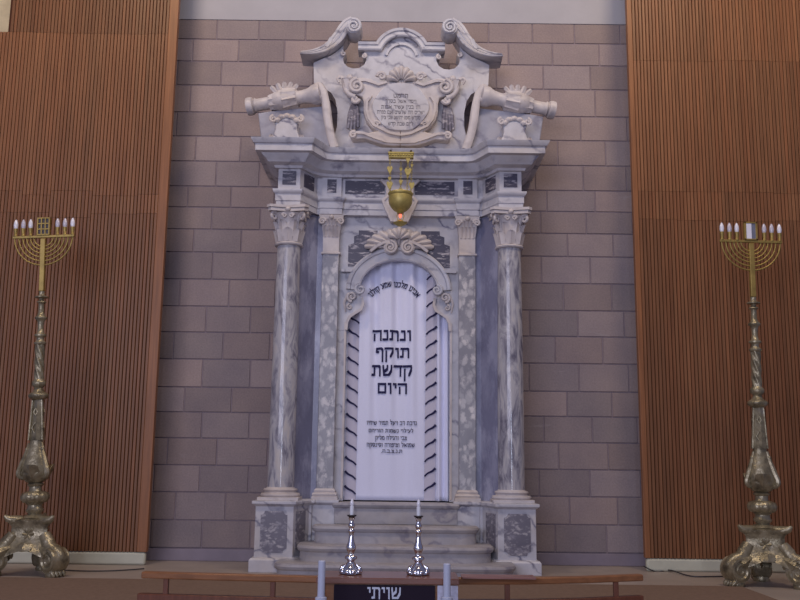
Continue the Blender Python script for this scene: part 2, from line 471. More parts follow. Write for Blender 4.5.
# --- slatted wood walls either side
def panel_wall(name, x0, x1, seams, topcut, hue):
    mb = MB(); mb.usec = True; pitch = .0345; w = .0285
    n = int((x1-x0)/pitch+.5); grp = [random.randint(9, 16)]; 
    while sum(grp) < n+20: grp.append(random.randint(8, 15))
    gi = []; [gi.extend([k]*g) for k, g in enumerate(grp)]
    jit = [[random.uniform(-.03, .03) for _ in seams] for _ in grp]
    tone = [[random.uniform(.90, 1.08) for _ in range(len(seams)+1)] for _ in grp]
    for i in range(n):
        xa = x0 + i*pitch + .004; g = gi[i]
        zz = [.118] + [s + (jit[g][k] if big else jit[g][k]*.25) for k, (s, big) in enumerate(seams)] + [ZTOP]
        for k in range(len(zz)-1):
            if k == len(zz)-2 and topcut is not None and xa < topcut: continue
            t = tone[g][k]*random.uniform(.90, 1.10)*hue[k]; q = random.uniform(-.05, .05)
            mb.cur = (t, t*(1+q), t*(1+q*1.5), 1)
            a, b, y = zz[k]+.0012, zz[k+1]-.0012, YP; c = .004
            mb.add([(xa, y+.022, a), (xa, y+c, a), (xa+c, y, a), (xa+w-c, y, a), (xa+w, y+c, a), (xa+w, y+.022, a),
                    (xa, y+.022, b), (xa, y+c, b), (xa+c, y, b), (xa+w-c, y, b), (xa+w, y+c, b), (xa+w, y+.022, b)],
                   [(j, j+1, j+7, j+6) for j in range(5)] + [(5, 4, 3, 2, 1, 0), (6, 7, 8, 9, 10, 11)])
    return tag(mb.build(name, MAT['batten'], smooth=0), kind='structure')
sl = [(U(110, 215, YP)[1], True), (U(60, 193, YP)[1], True), (U(70, 33, YP)[1], False)]
sr = [(U(760, 221, YP)[1], False), (U(700, 192, YP)[1], False), (U(730, 61, YP)[1], False)]
XTC = U(9, 12, YP)[0]
panel_wall('wall_left', XL-.09-91*.0345, XL-.09, sl, XTC, [.93, .96, 1.03, .84])
panel_wall('wall_right', XR+.05, XR+.05+91*.0345, sr, None, [.93, 1.0, 1.06, 1.0])
def backing(name, x0, x1, edge, cut=None):
    mb = MB()
    if cut is None: mb.box((x0, YP+.02, .118), (x1, YP+.06, ZTOP))
    else:
        zt = sl[2][0]
        mb.box((x0, YP+.02, .118), (x1, YP+.06, zt)); mb.box((cut, YP+.02, zt), (x1, YP+.06, ZTOP))
    tag(mb.build(name, MAT['groove'], smooth=0), kind='structure')
backing('wall_left.001', XL-.09-91*.0345, XL-.09, XL, XTC)
backing('wall_right.001', XR+.05, XR+.05+91*.0345, XR)
for nm, a, b in (('trim_2', XL-.09, XL), ('trim_3', XR, XR+.05)):
    m = MB(); m.usec = True; m.cur = (1.15, 1.1, 1.0, 1)
    m.box((a, YP-.004, .118), (b, YP+.06, ZTOP))
    tag(m.build(nm, MAT['batten'], smooth=0, bevel=.004), kind='structure')
tag(MB().box((XL-3.6, -.30, sl[2][0]-.5), (XTC+.3, -.20, ZTOP)).build('wall_left.002', MAT['beige_wall'], smooth=0), kind='structure')
tag(MB().box((XL-.09-91*.0345, YP+.0, 0), (XL-.01, YP+.055, .116)).build('baseboard_left', MAT['base_white'], bevel=.02, seg=3), kind='structure')
tag(MB().box((XR+.01, YP+.0, 0), (XR+.05+91*.0345, YP+.055, .116)).build('baseboard_right', MAT['base_white'], bevel=.02, seg=3), kind='structure')
# --- floor: the raised platform and the hall below it
mb = MB(); mb.box((-5.2, -2.60, -.6), (5.2, .3, 0)); mb.box((-5.2, -12, -.75), (5.2, -2.60, -.6))
tag(mb.build('floor', MAT['floor'], smooth=0), kind='structure')

# ================================================================== RUG, CABLES
xa, ya = G(704, 583, 0); 
rug = MB().prism_xy([(-4.6, -2.585), (xa+.22, -2.585), (xa+.22, ya-.28), (xa, -1.42), (-4.6, -1.42)], .0005, .011).build('carpet', MAT['rug'], bevel=.004)
tag(rug, 'brown carpet runner lying across the platform floor before the marble steps', 'carpet')
def cable(pts, label):
    P = [Vector(p) for p in pts]; out = []
    for i in range(len(P)-1):
        p0, p1, p2, p3 = P[max(i-1, 0)], P[i], P[i+1], P[min(i+2, len(P)-1)]
        for k in range(8):
            t = k/8
            out.append(.5*((2*p1)+(p2-p0)*t+(2*p0-5*p1+4*p2-p3)*t*t+(3*p1-p0-3*p2+p3)*t**3))
    out.append(P[-1])
    tag(MB().tube(out, .006, 6).build('power_cable', MAT['cable']), label, 'cable')

# ================================================================== TORAH ARK
ark = empty('torah_ark', (0, 0, 0))
tag(ark, 'tall white and grey marble baroque ark with columns standing against stone wall', 'torah ark')
M_ = MAT['marble']; MC = MAT['marble_carved']
CX, CY = 1.055, -.60                             # column axis
def rect(x0, x1, z0, z1): return [(x0, z0), (x1, z0), (x1, z1), (x0, z1)]
def notched(x0, x1, z0, z1, c):                  # panel outline with scooped corners
    o = []
    for (cx, cz, a) in ((x0, z0, 90), (x1, z0, 180), (x1, z1, 270), (x0, z1, 360)):
        for k in range(5):
            t = radians(a - 22.5*k); o.append((cx+c*cos(t), cz+c*sin(t)))
    return o
# plinths
for s in (-1, 1):
    path = [(-1.245, -.034), (-1.245, -.81), (-.905, -.81), (-.80, -.50), (-.775, -.50), (-.775, -.47), (-.56, -.47), (-.56, -.20)]
    mb = MB().sweep_plan(path, [(.038, 0), (.038, .105), (.025, .12), (.0, .125), (0, .565), (.012, .572), (.03, .585), (.03, .61), (.0, .618)])
    if s > 0: mb.flip()
    pl = mb.build('plinth', M_, ark, 30, .004)
    out = notched(-1.195, -.960, .165, .525, .035)
    mb = MB().prism_xz(out, -.816, -.806)
    if s > 0: mb.flip()
    mb.build('panel', MAT['plinth_panel'], pl)
    # dark panel on the slanted cheek
    a, b = Vector((-.890, -.768)), Vector((-.825, -.573)); nn = Vector((.947, -.32))*.004
    mb = MB(); vs = []
    for d in (nn, -nn):
        for (p, z) in ((a, .19), (b, .19), (b, .52), (a, .52)): vs.append((p.x+d.x, p.y+d.y, z))
    mb.add(vs, [(0, 1, 2, 3), (7, 6, 5, 4), (0, 4, 5, 1), (1, 5, 6, 2), (2, 6, 7, 3), (3, 7, 4, 0)])
    if s > 0: mb.flip()
    mb.build('panel', MAT['plinth_panel'], pl)
# columns
ZB, ZS0, ZS1, ZA = .612, .715, 2.985, 3.345
for s in (-1, 1):
    x = s*CX
    T = Matrix.Translation((x, CY, 0))
    prof = []
    for i in range(17):
        t = i/16; prof.append((.122 - .012*t + .004*sin(pi*t), ZS0-.01+(ZS1-ZS0+.02)*t))
    sh = MB().lathe(prof, 32, T).build('column', MAT['column'], ark, 50)
    mb = MB().box((x-.185, CY-.185, ZB), (x+.185, CY+.185, ZB+.03))
    mb.lathe([(.175, ZB+.03), (.182, ZB+.045), (.175, ZB+.062), (.15, ZB+.066), (.143, ZB+.075), (.15, ZB+.083), (.157, ZB+.092), (.15, ZB+.101), (.13, ZB+.107), (.121, ZB+.118)], 32, T)
    mb.build('column_base', MC, sh, 40, .003)
    # capital: necking, bell, two rows of leaves, corner volutes, abacus
    mb = MB()
    mb.lathe([(.112, ZS1-.01), (.132, ZS1-.006), (.138, ZS1+.006), (.130, ZS1+.018), (.113, ZS1+.022)], 32, T)
    mb.lathe([(.112, ZS1+.02), (.114, ZS1+.12), (.122, ZS1+.2), (.14, ZS1+.27), (.165, ZS1+.30)], 24, T)
    for k in range(8):
        a = k*pi/4
        mb.leaf((x+.108*cos(a), CY+.108*sin(a), ZS1+.025), (0, 0, 1), (cos(a), sin(a), 0), .15, .085, .05)
        a += pi/8
        mb.leaf((x+.112*cos(a), CY+.112*sin(a), ZS1+.10), (0, 0, 1), (cos(a), sin(a), 0), .15, .075, .06)
    for k in range(4):
        a = pi/4 + k*pi/2; u = Vector((cos(a), sin(a), 0)); c = Vector((x, CY, ZS1+.262)) + u*.185
        pts = []; rr = []
        for i in range(25):
            t = i/24; th = pi*.9 - 2*pi*1.4*t; q = .042*(1-.75*t)
            pts.append(tuple(c + u*(q*cos(th)) + Vector((0, 0, q*sin(th))))); rr.append(.017*(1-.4*t))
        mb.tube([tuple(Vector((x, CY, ZS1+.15)) + u*.118), tuple(Vector((x, CY, ZS1+.215)) + u*.128)] + pts, [.010, .012] + rr, 6)
        a2 = k*pi/2; u2 = Vector((cos(a2), sin(a2), 0)); side = Vector((-u2.y, u2.x, 0))
        for d in (-1, 1):                         # inner helices and fleuron
            c2 = Vector((x, CY, ZS1+.268)) + u2*.148 + side*d*.036
            mb.tube([tuple(c2 + side*d*(.024*(1-.7*i/16))*cos(i*.55) + Vector((0, 0, .024*(1-.7*i/16)*sin(i*.55)))) for i in range(17)], .008, 5)
        mb.ball(tuple(Vector((x, CY, ZS1+.325)) + u2*.158), .026, 8)
    ab = []
    for k in range(4):
        a = pi/4 + k*pi/2
        for d in (-.09, .09): ab.append((x+.245*cos(a+d), CY+.245*sin(a+d)))
        am = a + pi/4
        ab.append((x+.150*cos(am), CY+.150*sin(am)))
    mb.prism_xy(ab, ZS1+.305, ZS1+.335); mb.prism_xy([(x+(px-x)*1.06, CY+(py-CY)*1.06) for px, py in ab], ZS1+.338, ZA+.004)
    mb.build('capital', MC, sh, 45)
# slanted marble faces and pilasters behind the columns
for s in (-1, 1):
    mb = MB().prism_xy([(-.955, -.56), (-.80, -.40), (-.74, -.40), (-.74, -.1), (-1.15, -.1), (-1.15, -.42), (-.98, -.56)], .618, 3.34)
    if s > 0: mb.flip()
    mb.build('side_panel', MAT['breccia_blue'], ark, 30)
    mb = MB().box((-.745, -.445, .70), (-.585, -.2, 2.97))
    if s > 0: mb.flip()
    pi_ = mb.build('pilaster', MAT['breccia'], ark, 30, .006)
    mb = MB().sweep_plan([(-.745, -.2), (-.745, -.445), (-.585, -.445), (-.585, -.2)], [(.0, .60), (.04, .612), (.04, .64), (.028, .645), (.034, .66), (.026, .675), (.014, .68), (.018, .695), (.006, .71), (-.002, .715)])
    if s > 0: mb.flip()
    mb.build('pilaster_base', MC, pi_, 40)
    mb = MB().sweep_plan([(-.74, -.2), (-.74, -.44), (-.59, -.44), (-.59, -.2)], [(.0, 2.945), (.018, 2.95), (.018, 2.965), (.003, 2.972), (.004, 3.13), (.02, 3.26), (.04, 3.305), (.045, 3.335), (.0, 3.34)])
    for k in range(4):
        xx = -.722+.038*k
        mb.leaf((xx, -.445, 3.12), (0, 0, 1), (0, -1, 0), .13, .046, .045)
    for k in range(3): mb.leaf((-.70+.036*k, -.45, 3.19), (0, 0, 1), (0, -1, 0), .12, .042, .055)
    mb.spiral((-.755, 3.27), .036, -.475, 1.5, 1, 0, .013); mb.spiral((-.575, 3.27), .036, -.475, 1.5, -1, pi, .013)
    mb.ball((-.665, -.49, 3.31), .024, 8)
    if s > 0: mb.flip()
    mb.build('capital', MC, pi_, 45)
# entablature
def smooth(P, k):
    out = []
    for i in range(len(P)-1):
        p0, p1, p2, p3 = P[max(i-1, 0)], P[i], P[i+1], P[min(i+2, len(P)-1)]
        for q in range(k):
            t = q/k
            out.append(tuple(.5*(2*b+(c-a)*t+(2*a-5*b+4*c-d)*t*t+(3*b-a-3*c+d)*t**3) for a, b, c, d in zip(p0, p1, p2, p3)))
    return out + [P[-1]]
def sym(left): return left + [(-x, y) for x, y in left[::-1]]
fr = sym([(-1.165, -.034), (-1.165, -.705), (-.955, -.705), (-.815, -.43), (-.765, -.43), (-.765, -.455), (-.575, -.455), (-.575, -.42)])
mb = MB().sweep_plan(fr, [(-.01, ZA), (.012, ZA+.001), (.012, ZA+.055), (.02, ZA+.060), (.02, ZA+.125), (.035, ZA+.135), (.045, ZA+.155), (.045, ZA+.168), (0, ZA+.175), (0, 3.765)])
fz = mb.build('entablature', M_, ark, 30)
def frieze_panel(x0, x1, y0, y1, s):
    a, b = Vector((x0, y0)), Vector((x1, y1)); d = (b-a).normalized(); n = Vector((d.y, -d.x))
    z0, z1 = 3.565, 3.70; o1, o2 = n*.006, -n*.01
    mb = MB(); vs = [(p.x+o.x, p.y+o.y, z) for o in (o1, o2) for p, z in ((a, z0), (b, z0), (b, z1), (a, z1))]
    mb.add(vs, [(0, 1, 2, 3), (7, 6, 5, 4), (0, 4, 5, 1), (1, 5, 6, 2), (2, 6, 7, 3), (3, 7, 4, 0)])
    if s > 0: mb.flip()
    mb.build('panel', MAT['dark_panel'], fz, 0)
for s in (-1, 1):
    frieze_panel(-1.125, -.995, -.705, -.705, s)
    frieze_panel(-.925, -.845, -.646, -.489, s)
    frieze_panel(-.715, -.625, -.455, -.455, s)
    frieze_panel(-.54, -.15, -.42, -.42, s)
cn = sym([(-1.165, -.034), (-1.165, -.705), (-.955, -.705), (-.885, -.56), (-.80, -.485), (-.70, -.45), (-.56, -.44)])
mb = MB().sweep_plan(cn, [(.0, 3.72), (.03, 3.722), (.04, 3.745), (.09, 3.765), (.105, 3.79), (.14, 3.82), (.15, 3.835), (.20, 3.84), (.20, 3.905), (.215, 3.91), (.235, 3.94), (.24, 3.955), (.0, 3.965)])
mb.build('cornice', M_, ark, 35)
# frieze console behind the lamp (shield with curled edges)
mb = MB()
kp = [U(x, y, -.45) for x, y in ((381, 180), (387, 186), (388, 196), (383, 201), (386, 209), (392, 222))]
kc = 0.0
ko = kp + [(-x, z) for x, z in kp[::-1]]
mb.prism_xz(ko, -.462, -.40)
mb.ribbon(kp, [(-.014, -.40), (-.014, -.475), (.014, -.475), (.014, -.40)]); n0 = len(mb.v)
mb.ribbon([(-x, z) for x, z in kp], [(-.014, -.40), (-.014, -.475), (.014, -.475), (.014, -.40)])
mb.build('keystone', MC, fz, 40, .004)
# door surround
YD = -.36
L = lambda pts, Y=YD: [U(x, y, Y) for x, y in pts]
def arc_xz(cx, cz, r, a0, a1, n): return [(cx+r*cos(radians(a0+(a1-a0)*i/n)), cz+r*sin(radians(a0+(a1-a0)*i/n))) for i in range(n+1)]
xs, zspring = U(360, 290, YD); ztop = U(399, 261, YD)[1]
hw = -xs; rise = ztop - zspring
arch_in = [(-hw*cos(t), zspring + rise*sin(t)) for t in [pi/2*i/14 for i in range(15)]]      # left half, springing to crown
ear = L([(345, 330), (346, 322), (349, 316), (355, 312), (360, 309), (362, 304), (361, 298)])
jx = U(345, 400, YD)[0]
half = [(-.60, .60), (jx, .60)] + [(jx, ear[0][1]-.01)] + [(jx+.004, ear[1][1])] + ear[2:] + arch_in + [(0, 3.37), (-.60, 3.37)]
mb = MB().prism_xz(half, YD, -.325); mb.both()
ds = mb.build('door_surround', M_, ark, 30)
aw = .135
cut = [(x*(hw+aw/2)/hw, zspring + (z-zspring)*(rise+aw/2)/rise) for x, z in arch_in]
full = cut + [(-x, z) for x, z in cut[-2::-1]]
mb = MB().ribbon(full, [(aw/2, YD+.01), (aw/2, YD-.036), (aw/2-.014, YD-.042), (aw/2-.020, YD-.034), (-.022, YD-.038), (-.030, YD-.050), (-aw/2+.014, YD-.054), (-aw/2, YD-.044), (-aw/2, YD+.01)])
for s in (-1, 1):
    mb.spiral((s*(hw-.005), zspring-.005), .05, YD-.06, 1.6, -s, pi/2, .018)
    mb.box((min(s*(hw+aw*.55), s*(hw+aw*1.35)), YD-.06, zspring+.17), (max(s*(hw+aw*.55), s*(hw+aw*1.35)), YD+.01, zspring+.20))
mb.build('archivolt', M_, ds, 40)
mb = MB()
cz = ztop + .15
for s in (-1, 1):
    mb.spiral((s*.085, cz-.035), .064, YD-.10, 1.9, s, pi/2 , .016)
    mb.lathe([(.066, 0), (.066, .07)], 20, Matrix.Translation((s*.085, YD-.02, cz-.035)) @ Matrix.Rotation(pi/2, 4, 'X'))
    mb.ribbon([(s*x, z) for x, z in [(.09, cz+.028), (.15, cz+.012), (.215, cz-.022), (.28, cz-.075)]], [(-.013, YD), (-.013, YD-.10), (.013, YD-.10), (.013, YD)])
mb.build('volute', MC, ds, 40)
mb = MB().shell((0, ztop+.11), .345, YD-.03, radians(0), radians(180), 11, .055, .03, .62)
mb.shell((0, ztop+.19), .12, YD-.09, radians(10), radians(170), 5, .04, .05, 1.1)
mb.build('shell', MC, ds, 50)
for s in (-1, 1):                                 # dark marble spandrels
    ro = [(x*(hw+aw+.005)/hw, zspring + (z-zspring)*(rise+aw+.005)/rise) for x, z in arch_in]
    ro = [p for p in ro if p[1] > zspring+.19 and p[0] < -.22]
    zt = U(399, 231, YD)[1]
    poly = [(-.50, ro[0][1])] + ro + [(-.215, zt), (-.40, zt), (-.40, zt-.045), (-.445, zt-.06), (-.445, zt-.13), (-.50, zt-.15)]
    mb = MB().prism_xz(poly, YD-.006, YD+.01)
    if s > 0: mb.flip()
    mb.build('spandrel_panel', MAT['dark_panel'], ds, 0)
    # carved scroll on the jamb
    mb = MB(); c = U(353, 300, YD)
    mb.spiral((c[0]-.01, c[1]+.03), .05, YD-.02, 1.5, -1, -pi/2, .016)
    mb.spiral((c[0]-.03, c[1]-.07), .03, YD-.015, 1.2, 1, pi/2, .011)
    mb.ribbon(ear, [(-.002, YD+.0), (-.002, YD-.03), (.024, YD-.03), (.024, YD)])
    mb.tube([(c[0]-.06, YD-.01, c[1]+.04), (c[0]-.085, YD-.012, c[1]-.03), (c[0]-.07, YD-.01, c[1]-.12)], [.01, .014, .006], 6)
    zz = c[1]-.22
    mb.box((jx-.022, YD-.018, .62), (jx-.004, YD, zz))
    if s > 0: mb.flip()
    mb.build('jamb_scroll', MC, ds, 45)
mb = MB().prism_xz(rect(-.62, .62, .60, 3.3), -.10, -.02)
mb.build('back_slab', MAT['marble_step'], ark, 0)
# attic slab
YA = -.42
o = L([(331, 149), (334, 138), (337, 126), (337.5, 112), (335.5, 100), (331, 92.5), (325, 89), (320, 90), (315.5, 87), (314, 82),
       (313.5, 63), (322, 59), (332, 55), (340, 49), (343.5, 45), (343, 52), (346, 52.5), (344.5, 56), (343, 59), (344, 63), (348, 67), (353, 68.5), (359, 68), (364, 65), (366.5, 60),
       (366, 56.5), (363, 57), (362.5, 53.5), (366, 51.5), (372, 51), (375, 44), (380, 38), (387, 33), (394, 31)], YA)
o = [(-0.0, U(399, 149, YA)[1])] + o + [(0, U(401, 30, YA)[1])]
mb = MB().prism_xz(o, YA, -.20); mb.both()
at = mb.build('attic', M_, ark, 30)
for s in (-1, 1):                                 # swan-neck mouldings ending in volutes
    p = smooth(L([(300.5, 52.5), (309, 52.2), (318, 50.5), (326.5, 47), (333.5, 41.5), (339, 35), (343.5, 28), (348, 23), (353, 20.5)], YA-.07), 4)
    mb = MB().ribbon(p, [(-.050, YA+.18), (-.050, YA-.05), (-.030, YA-.06), (-.022, YA-.052), (.002, YA-.07), (.014, YA-.092), (.022, YA-.085), (.050, YA-.115), (.058, YA-.11), (.058, YA+.18)], False, [min(1.25, .52+i*.042) for i in range(len(p))])
    c = U(354, 28, YA-.12)
    mb.lathe([(.030, -.20), (.076, -.20), (.082, -.19), (.084, -.03), (.072, .0), (.076, .02)], 24, Matrix.Translation((c[0], YA-.14, c[1])) @ Matrix.Rotation(pi/2, 4, 'X'))
    mb.spiral(c, .074, YA-.17, 1.9, -1, pi*.6, .017)
    q = U(331, 43, YA-.2)
    mb.leaf((q[0]-.05, YA-.20, q[1]-.04), (.55, 0, .8), (-.5, -.8, .3), .13, .06, .03)
    if s > 0: mb.flip()
    mb.build('swan_neck', M_, at, 40)
c0 = U(401, 55, YA-.05); sc = 1/scale_at(YA-.05, c0[1]); cz = c0[1]
R_ = 24.5*sc; arm = U(367, 46, YA-.05)[1]; a0 = math.degrees(math.asin((arm-cz)/R_))
xa_ = R_*cos(radians(a0))
pth = [(-.44, arm), (-xa_, arm)] + arc_xz(0, cz, R_, 180-a0, a0, 22)[1:-1] + [(xa_, arm), (.44, arm)]
mb = MB().ribbon(pth, [(.042, YA+.12), (.042, YA-.05), (.03, YA-.06), (-.008, YA-.052), (-.014, YA-.066), (-.040, YA-.07), (-.045, YA-.06), (-.045, YA+.12)])
mb.ribbon(arc_xz(0, cz-.02, R_-.09, 168, 12, 20), [(-.012, YA+.01), (-.012, YA-.02), (.012, YA-.02), (.012, YA+.01)])
mb.build('arched_pediment', M_, at, 40)
mb = MB()                                         # small curls either side of the notches
for s in (-1, 1):
    for x, y, d in ((343.5, 53.5, 1), (364, 56, -1)):
        c = U(x, y, YA-.02); mb = MB().spiral(c, .026, YA-.02, 1.3, d, pi/2, .012)
        if s > 0: mb.flip()
        mb.build('curl', MC, at, 50)
    c = U(318, 86, YA-.05); mb = MB().spiral(c, .034, YA-.04, 1.4, 1, 0, .016); mb.ball((c[0], YA-.03, c[1]), .03)
    if s > 0: mb.flip()
    mb.build('curl', MC, at, 50)
# cartouche
YC = YA-.05
ct_c = U(401.5, 107, YC); q = 1/scale_at(YC, ct_c[1])
def K(pts): return [((x-401.5)*q, ct_c[1]+(107-y)*q) for x, y in pts]
co_ = K([(401.5, 74), (394, 77), (387, 82), (379, 84), (372, 80.5), (365, 78.5), (357, 79), (351, 83), (349.5, 89), (352, 95), (358, 97.5), (363, 99), (364.5, 105), (364.5, 114), (367, 123), (372, 130), (378, 134.5),
         (370, 136.5), (361, 134.5), (354, 135), (351.5, 139), (354, 143.5), (360, 143), (367, 142.5), (375, 145.5), (384, 148.5), (393, 149.5), (401.5, 149.5)])
mb = MB().prism_xz(co_, YC-.06, YA+.01); mb.both()
cart = mb.build('cartouche', MC, at, 40, .012, 3)
mb = MB()
fr_l = K([(387, 84), (379, 86.5), (372, 84), (366, 82), (360, 82.5)])
bor = K([(372, 98), (368, 104), (367.5, 113), (370, 122), (375, 129), (383, 133), (391, 137), (401.5, 139)])
pr = [(-.014, YC-.05), (-.012, YC-.082), (.012, YC-.082), (.014, YC-.05)]
mb.ribbon(bor, pr); mb.ribbon(fr_l, pr)
low = K([(356, 137), (365, 137.5), (376, 142), (388, 146), (401.5, 146.5)]); mb.ribbon(low, pr)
c = K([(357.5, 88.5)])[0]; mb.spiral(c, .075, YC-.075, 1.7, 1, pi/2, .024)
c = K([(355, 139.5)])[0]; mb.spiral(c, .036, YC-.07, 1.3, 1, pi/3, .02)
c = K([(377.5, 128)])[0]; mb.spiral(c, .034, YC-.07, 1.4, 1, 0, .014)
c = K([(350, 78)])[0]; mb.leaf((c[0]+.03, YC-.03, c[1]-.17), (-.15, 0, 1), (-.8, -.5, 0), .17, .09, .06); mb.ball((c[0]+.0, YC-.05, c[1]-.01), .035)
c = K([(382, 78)])[0]; mb.spiral((c[0], c[1]), .045, YC-.07, 1.3, -1, pi, .02)
c = K([(391, 80)])[0]; mb.leaf((c[0], YC-.05, c[1]-.08), (-.3, 0, 1), (-.4, -.9, 0), .14, .06, .03)
ac = smooth(K([(356, 99), (350, 96), (346, 90), (345, 83), (341, 78), (338, 80), (339.5, 84)]), 4)
mb.tube([(x, YC-.045, z) for x, z in ac], [.034-.024*i/(len(ac)-1) for i in range(len(ac))], 8)
c = K([(347.5, 90)])[0]; mb.leaf((c[0], YC-.05, c[1]-.03), (-.1, 0, 1), (-.5, -.8, 0), .15, .09, .05)
mb.both(); mb.build('scrollwork', MC, cart, 50)
c = K([(401.5, 84)])[0]
MB().shell((c[0], c[1]), .155, YC-.06, radians(5), radians(175), 7, .05, .05, 1.15, .2).build('shell', MC, cart, 50)
tab = [((27*cos(t)*(1+.05*cos(4*t)))*q, ct_c[1]-2.5*q+(26*sin(t)*(1-.04*cos(4*t)))*q) for t in [2*pi*i/48 for i in range(48)]]
tb = MB().prism_xz(tab, YC-.078, YC-.05).build('tablet', MAT['marble'], cart, 30, .008, 3)
mb = MB()
for s_, yy, w_, h_ in (("תרמט", 98.5, 15, 4.2), ('ויסד אשל בסדר', 104, 31, 3.6), ('וזו בנין עשיר אבות', 110, 39, 3.6), ('ישרים וזה שלשים ועם מזרח', 115.5, 47, 3.6), ('מקדש מעט יהושע שבי ציון', 121, 39, 3.6), ('ליום שבת קדש', 127.5, 25, 3.6)):
    x0, z0 = K([(401.5, yy+2)])[0]
    write(mb, s_, lambda x, z: (x0+x, YC-.0805, z0+z), h_*q, w_*q, .10, .15, .002)
mb.build('inscription', MAT['ink'], tb, 0)
for s in (-1, 1):                                 # hanging garlands at the sides
    mb = MB()
    for x in (349, 352, 355.5, 359):
        a, b = K([(355, 103)])[0], K([(x, 132 - abs(x-353)*.6)])[0]
        mb.tube([(a[0]+(x-354)*q*.4, YA-.03, a[1]), ((a[0]+b[0])/2+(x-354)*q*.3, YA-.045, (a[1]+b[1])/2), (b[0], YA-.03, b[1])], [.018, .022, .016], 7)
    if s > 0: mb.flip()
    ga = mb.build('garland', MAT['plinth_panel'], cart, 50)
    mb = MB(); c = K([(356, 101.5)])[0]
    mb.spiral(c, .040, YC-.05, 1.2, -1, 0, .022); mb.ball((c[0], YC-.03, c[1]), .035)
    if s > 0: mb.flip()
    mb.build('knot', MC, cart, 50)
# broken-pediment scroll consoles over the columns
for s in (-1, 1):
    a = Vector((U(319, 94, -.62)[0], -.62, U(319, 94, -.62)[1])); b = Vector((U(247.5, 107, -.52)[0], -.52, U(247.5, 107, -.52)[1]))
    d = b-a; Lr = d.length
    rot = d.to_track_quat('Z', 'Y').to_matrix().to_4x4(); T = Matrix.Translation(a) @ rot
    pf = [(.05, -.02), (.10, -.015), (.105, .02), (.10, .05), (.075, .10), (.066, .16), (.066, .20), (.085, .225), (.085, .245), (.098, .29), (.108, .34), (.104, .40), (.088, .45), (.066, .475), (.062, .52), (.062, Lr-.10), (.075, Lr-.085), (.062, Lr-.07), (.085, Lr-.06), (.092, Lr-.03), (.088, Lr), (.05, Lr+.005)]
    mb = MB().prism_xz(L([(258, 113), (270, 111), (300, 108), (322, 106), (326, 120), (330, 147), (262, 147)], -.58), -.58, -.15)
    if s > 0: mb.flip()
    con = mb.build('console', MAT['marble_grey'], ark, 30, .01)
    mb = MB().lathe(pf, 24, T)
    ax = d.normalized(); e1 = ax.cross(Vector((0, 0, 1))).normalized(); e2 = e1.cross(ax)
    for k in range(9):
        th = 2*pi*k/9; o_ = e1*cos(th)+e2*sin(th)
        mb.leaf(tuple(a+ax*.22+o_*.085), tuple(ax), tuple(o_), .17, .065, .035)
        o_ = e1*cos(th+.35)+e2*sin(th+.35)
        mb.leaf(tuple(a+ax*.50+o_*.07), tuple(-ax), tuple(o_), .13, .055, .04)
    for k in range(5):
        th = -.9+.45*k
        mb.leaf(tuple(a+ax*(.355+.03*(k-2))+Vector((0, -.01, .08))), (ax.x*sin(th), -.1, cos(th)), (0, -1, .2), .12, .045, .02)
    if s > 0: mb.flip()
    mb.build('scroll_roll', MC, con, 45)
    mb = MB(); pb = L([(319, 86), (323.5, 93), (326, 104), (327.5, 118), (330, 132), (335, 149)], -.62)
    mb.ribbon(pb, [(-.04, -.45), (-.04, -.66), (-.02, -.68), (.02, -.68), (.04, -.66), (.04, -.45)])
    c = U(317.5, 93.5, -.66); mb.spiral(c, .075, -.66, 1.8, 1, pi/3, .02)
    if s > 0: mb.flip()
    mb.build('scroll_band', MC, con, 45)
    mb = MB(); o_ = L([(269, 142), (273, 136), (275.5, 128), (274, 119), (279, 115.5), (287, 114.5), (294, 116), (298, 121), (297, 129), (299, 136), (303, 142)], -.74)
    mb.prism_xz(o_, -.74, -.56)
    if s > 0: mb.flip()
    sh = mb.build('shield', MAT['marble'], con, 40, .015, 3)
    mb = MB(); c = U(286.5, 124, -.76)
    mb.shell((c[0], c[1]), .135, -.74, radians(15), radians(165), 5, .02, .06, .85, .6)
    for x, y, dd in ((273.5, 119, 1), (300, 119, -1)):
        k = U(x, y, -.75); mb.spiral(k, .035, -.75, 1.4, dd, pi/2, .016)
    for x in (271, 301): 
        k = U(x, 139, -.75); mb.leaf((k[0], -.72, k[1]-.04), (0, 0, 1), (0, -1, 0), .11, .05, .03)
    if s > 0: mb.flip()
    mb.build('shell', MC, sh, 50)

# ================================================================== MARBLE STEPS
steps = empty('marble_steps', (0, -.6, 0)); tag(steps, 'four curved worn marble steps rising to the white curtain between the plinths', 'steps')
def step_out(w, yf, r, yb, k=10):
    pts = [(-w, yb)] + [(-w + r*(1-cos(t)), yf + r*(1-sin(t))*.75 ) for t in [pi/2*i/k for i in range(k+1)]]
    return pts + [(-x, y) for x, y in pts[::-1]]
sd = [(.585, -.50, .02, -.13, .592, .398), (.745, -.80, .16, -.53, .398, .249), (.855, -1.05, .24, -.53, .249, .117), (1.02, -1.25, .22, -.868, .117, .0)]
for w, yf, r, yb, z1, z0 in sd:
    mb = MB()
    out = step_out(w, yf, r, yb)
    pth = [(x, y+.6) for x, y in out]
    if z0 == .0: pth = [(x, max(y, yf+.6)) for x, y in pth]
    mb.sweep_plan(pth, [(-.02, z0-.0), (-.02, z1-.055), (-.008, z1-.05), (0, z1-.04), (.006, z1-.022), (0, z1-.004), (-.008, z1)])
    mb.build('step', MAT['marble_step'], steps, 35)

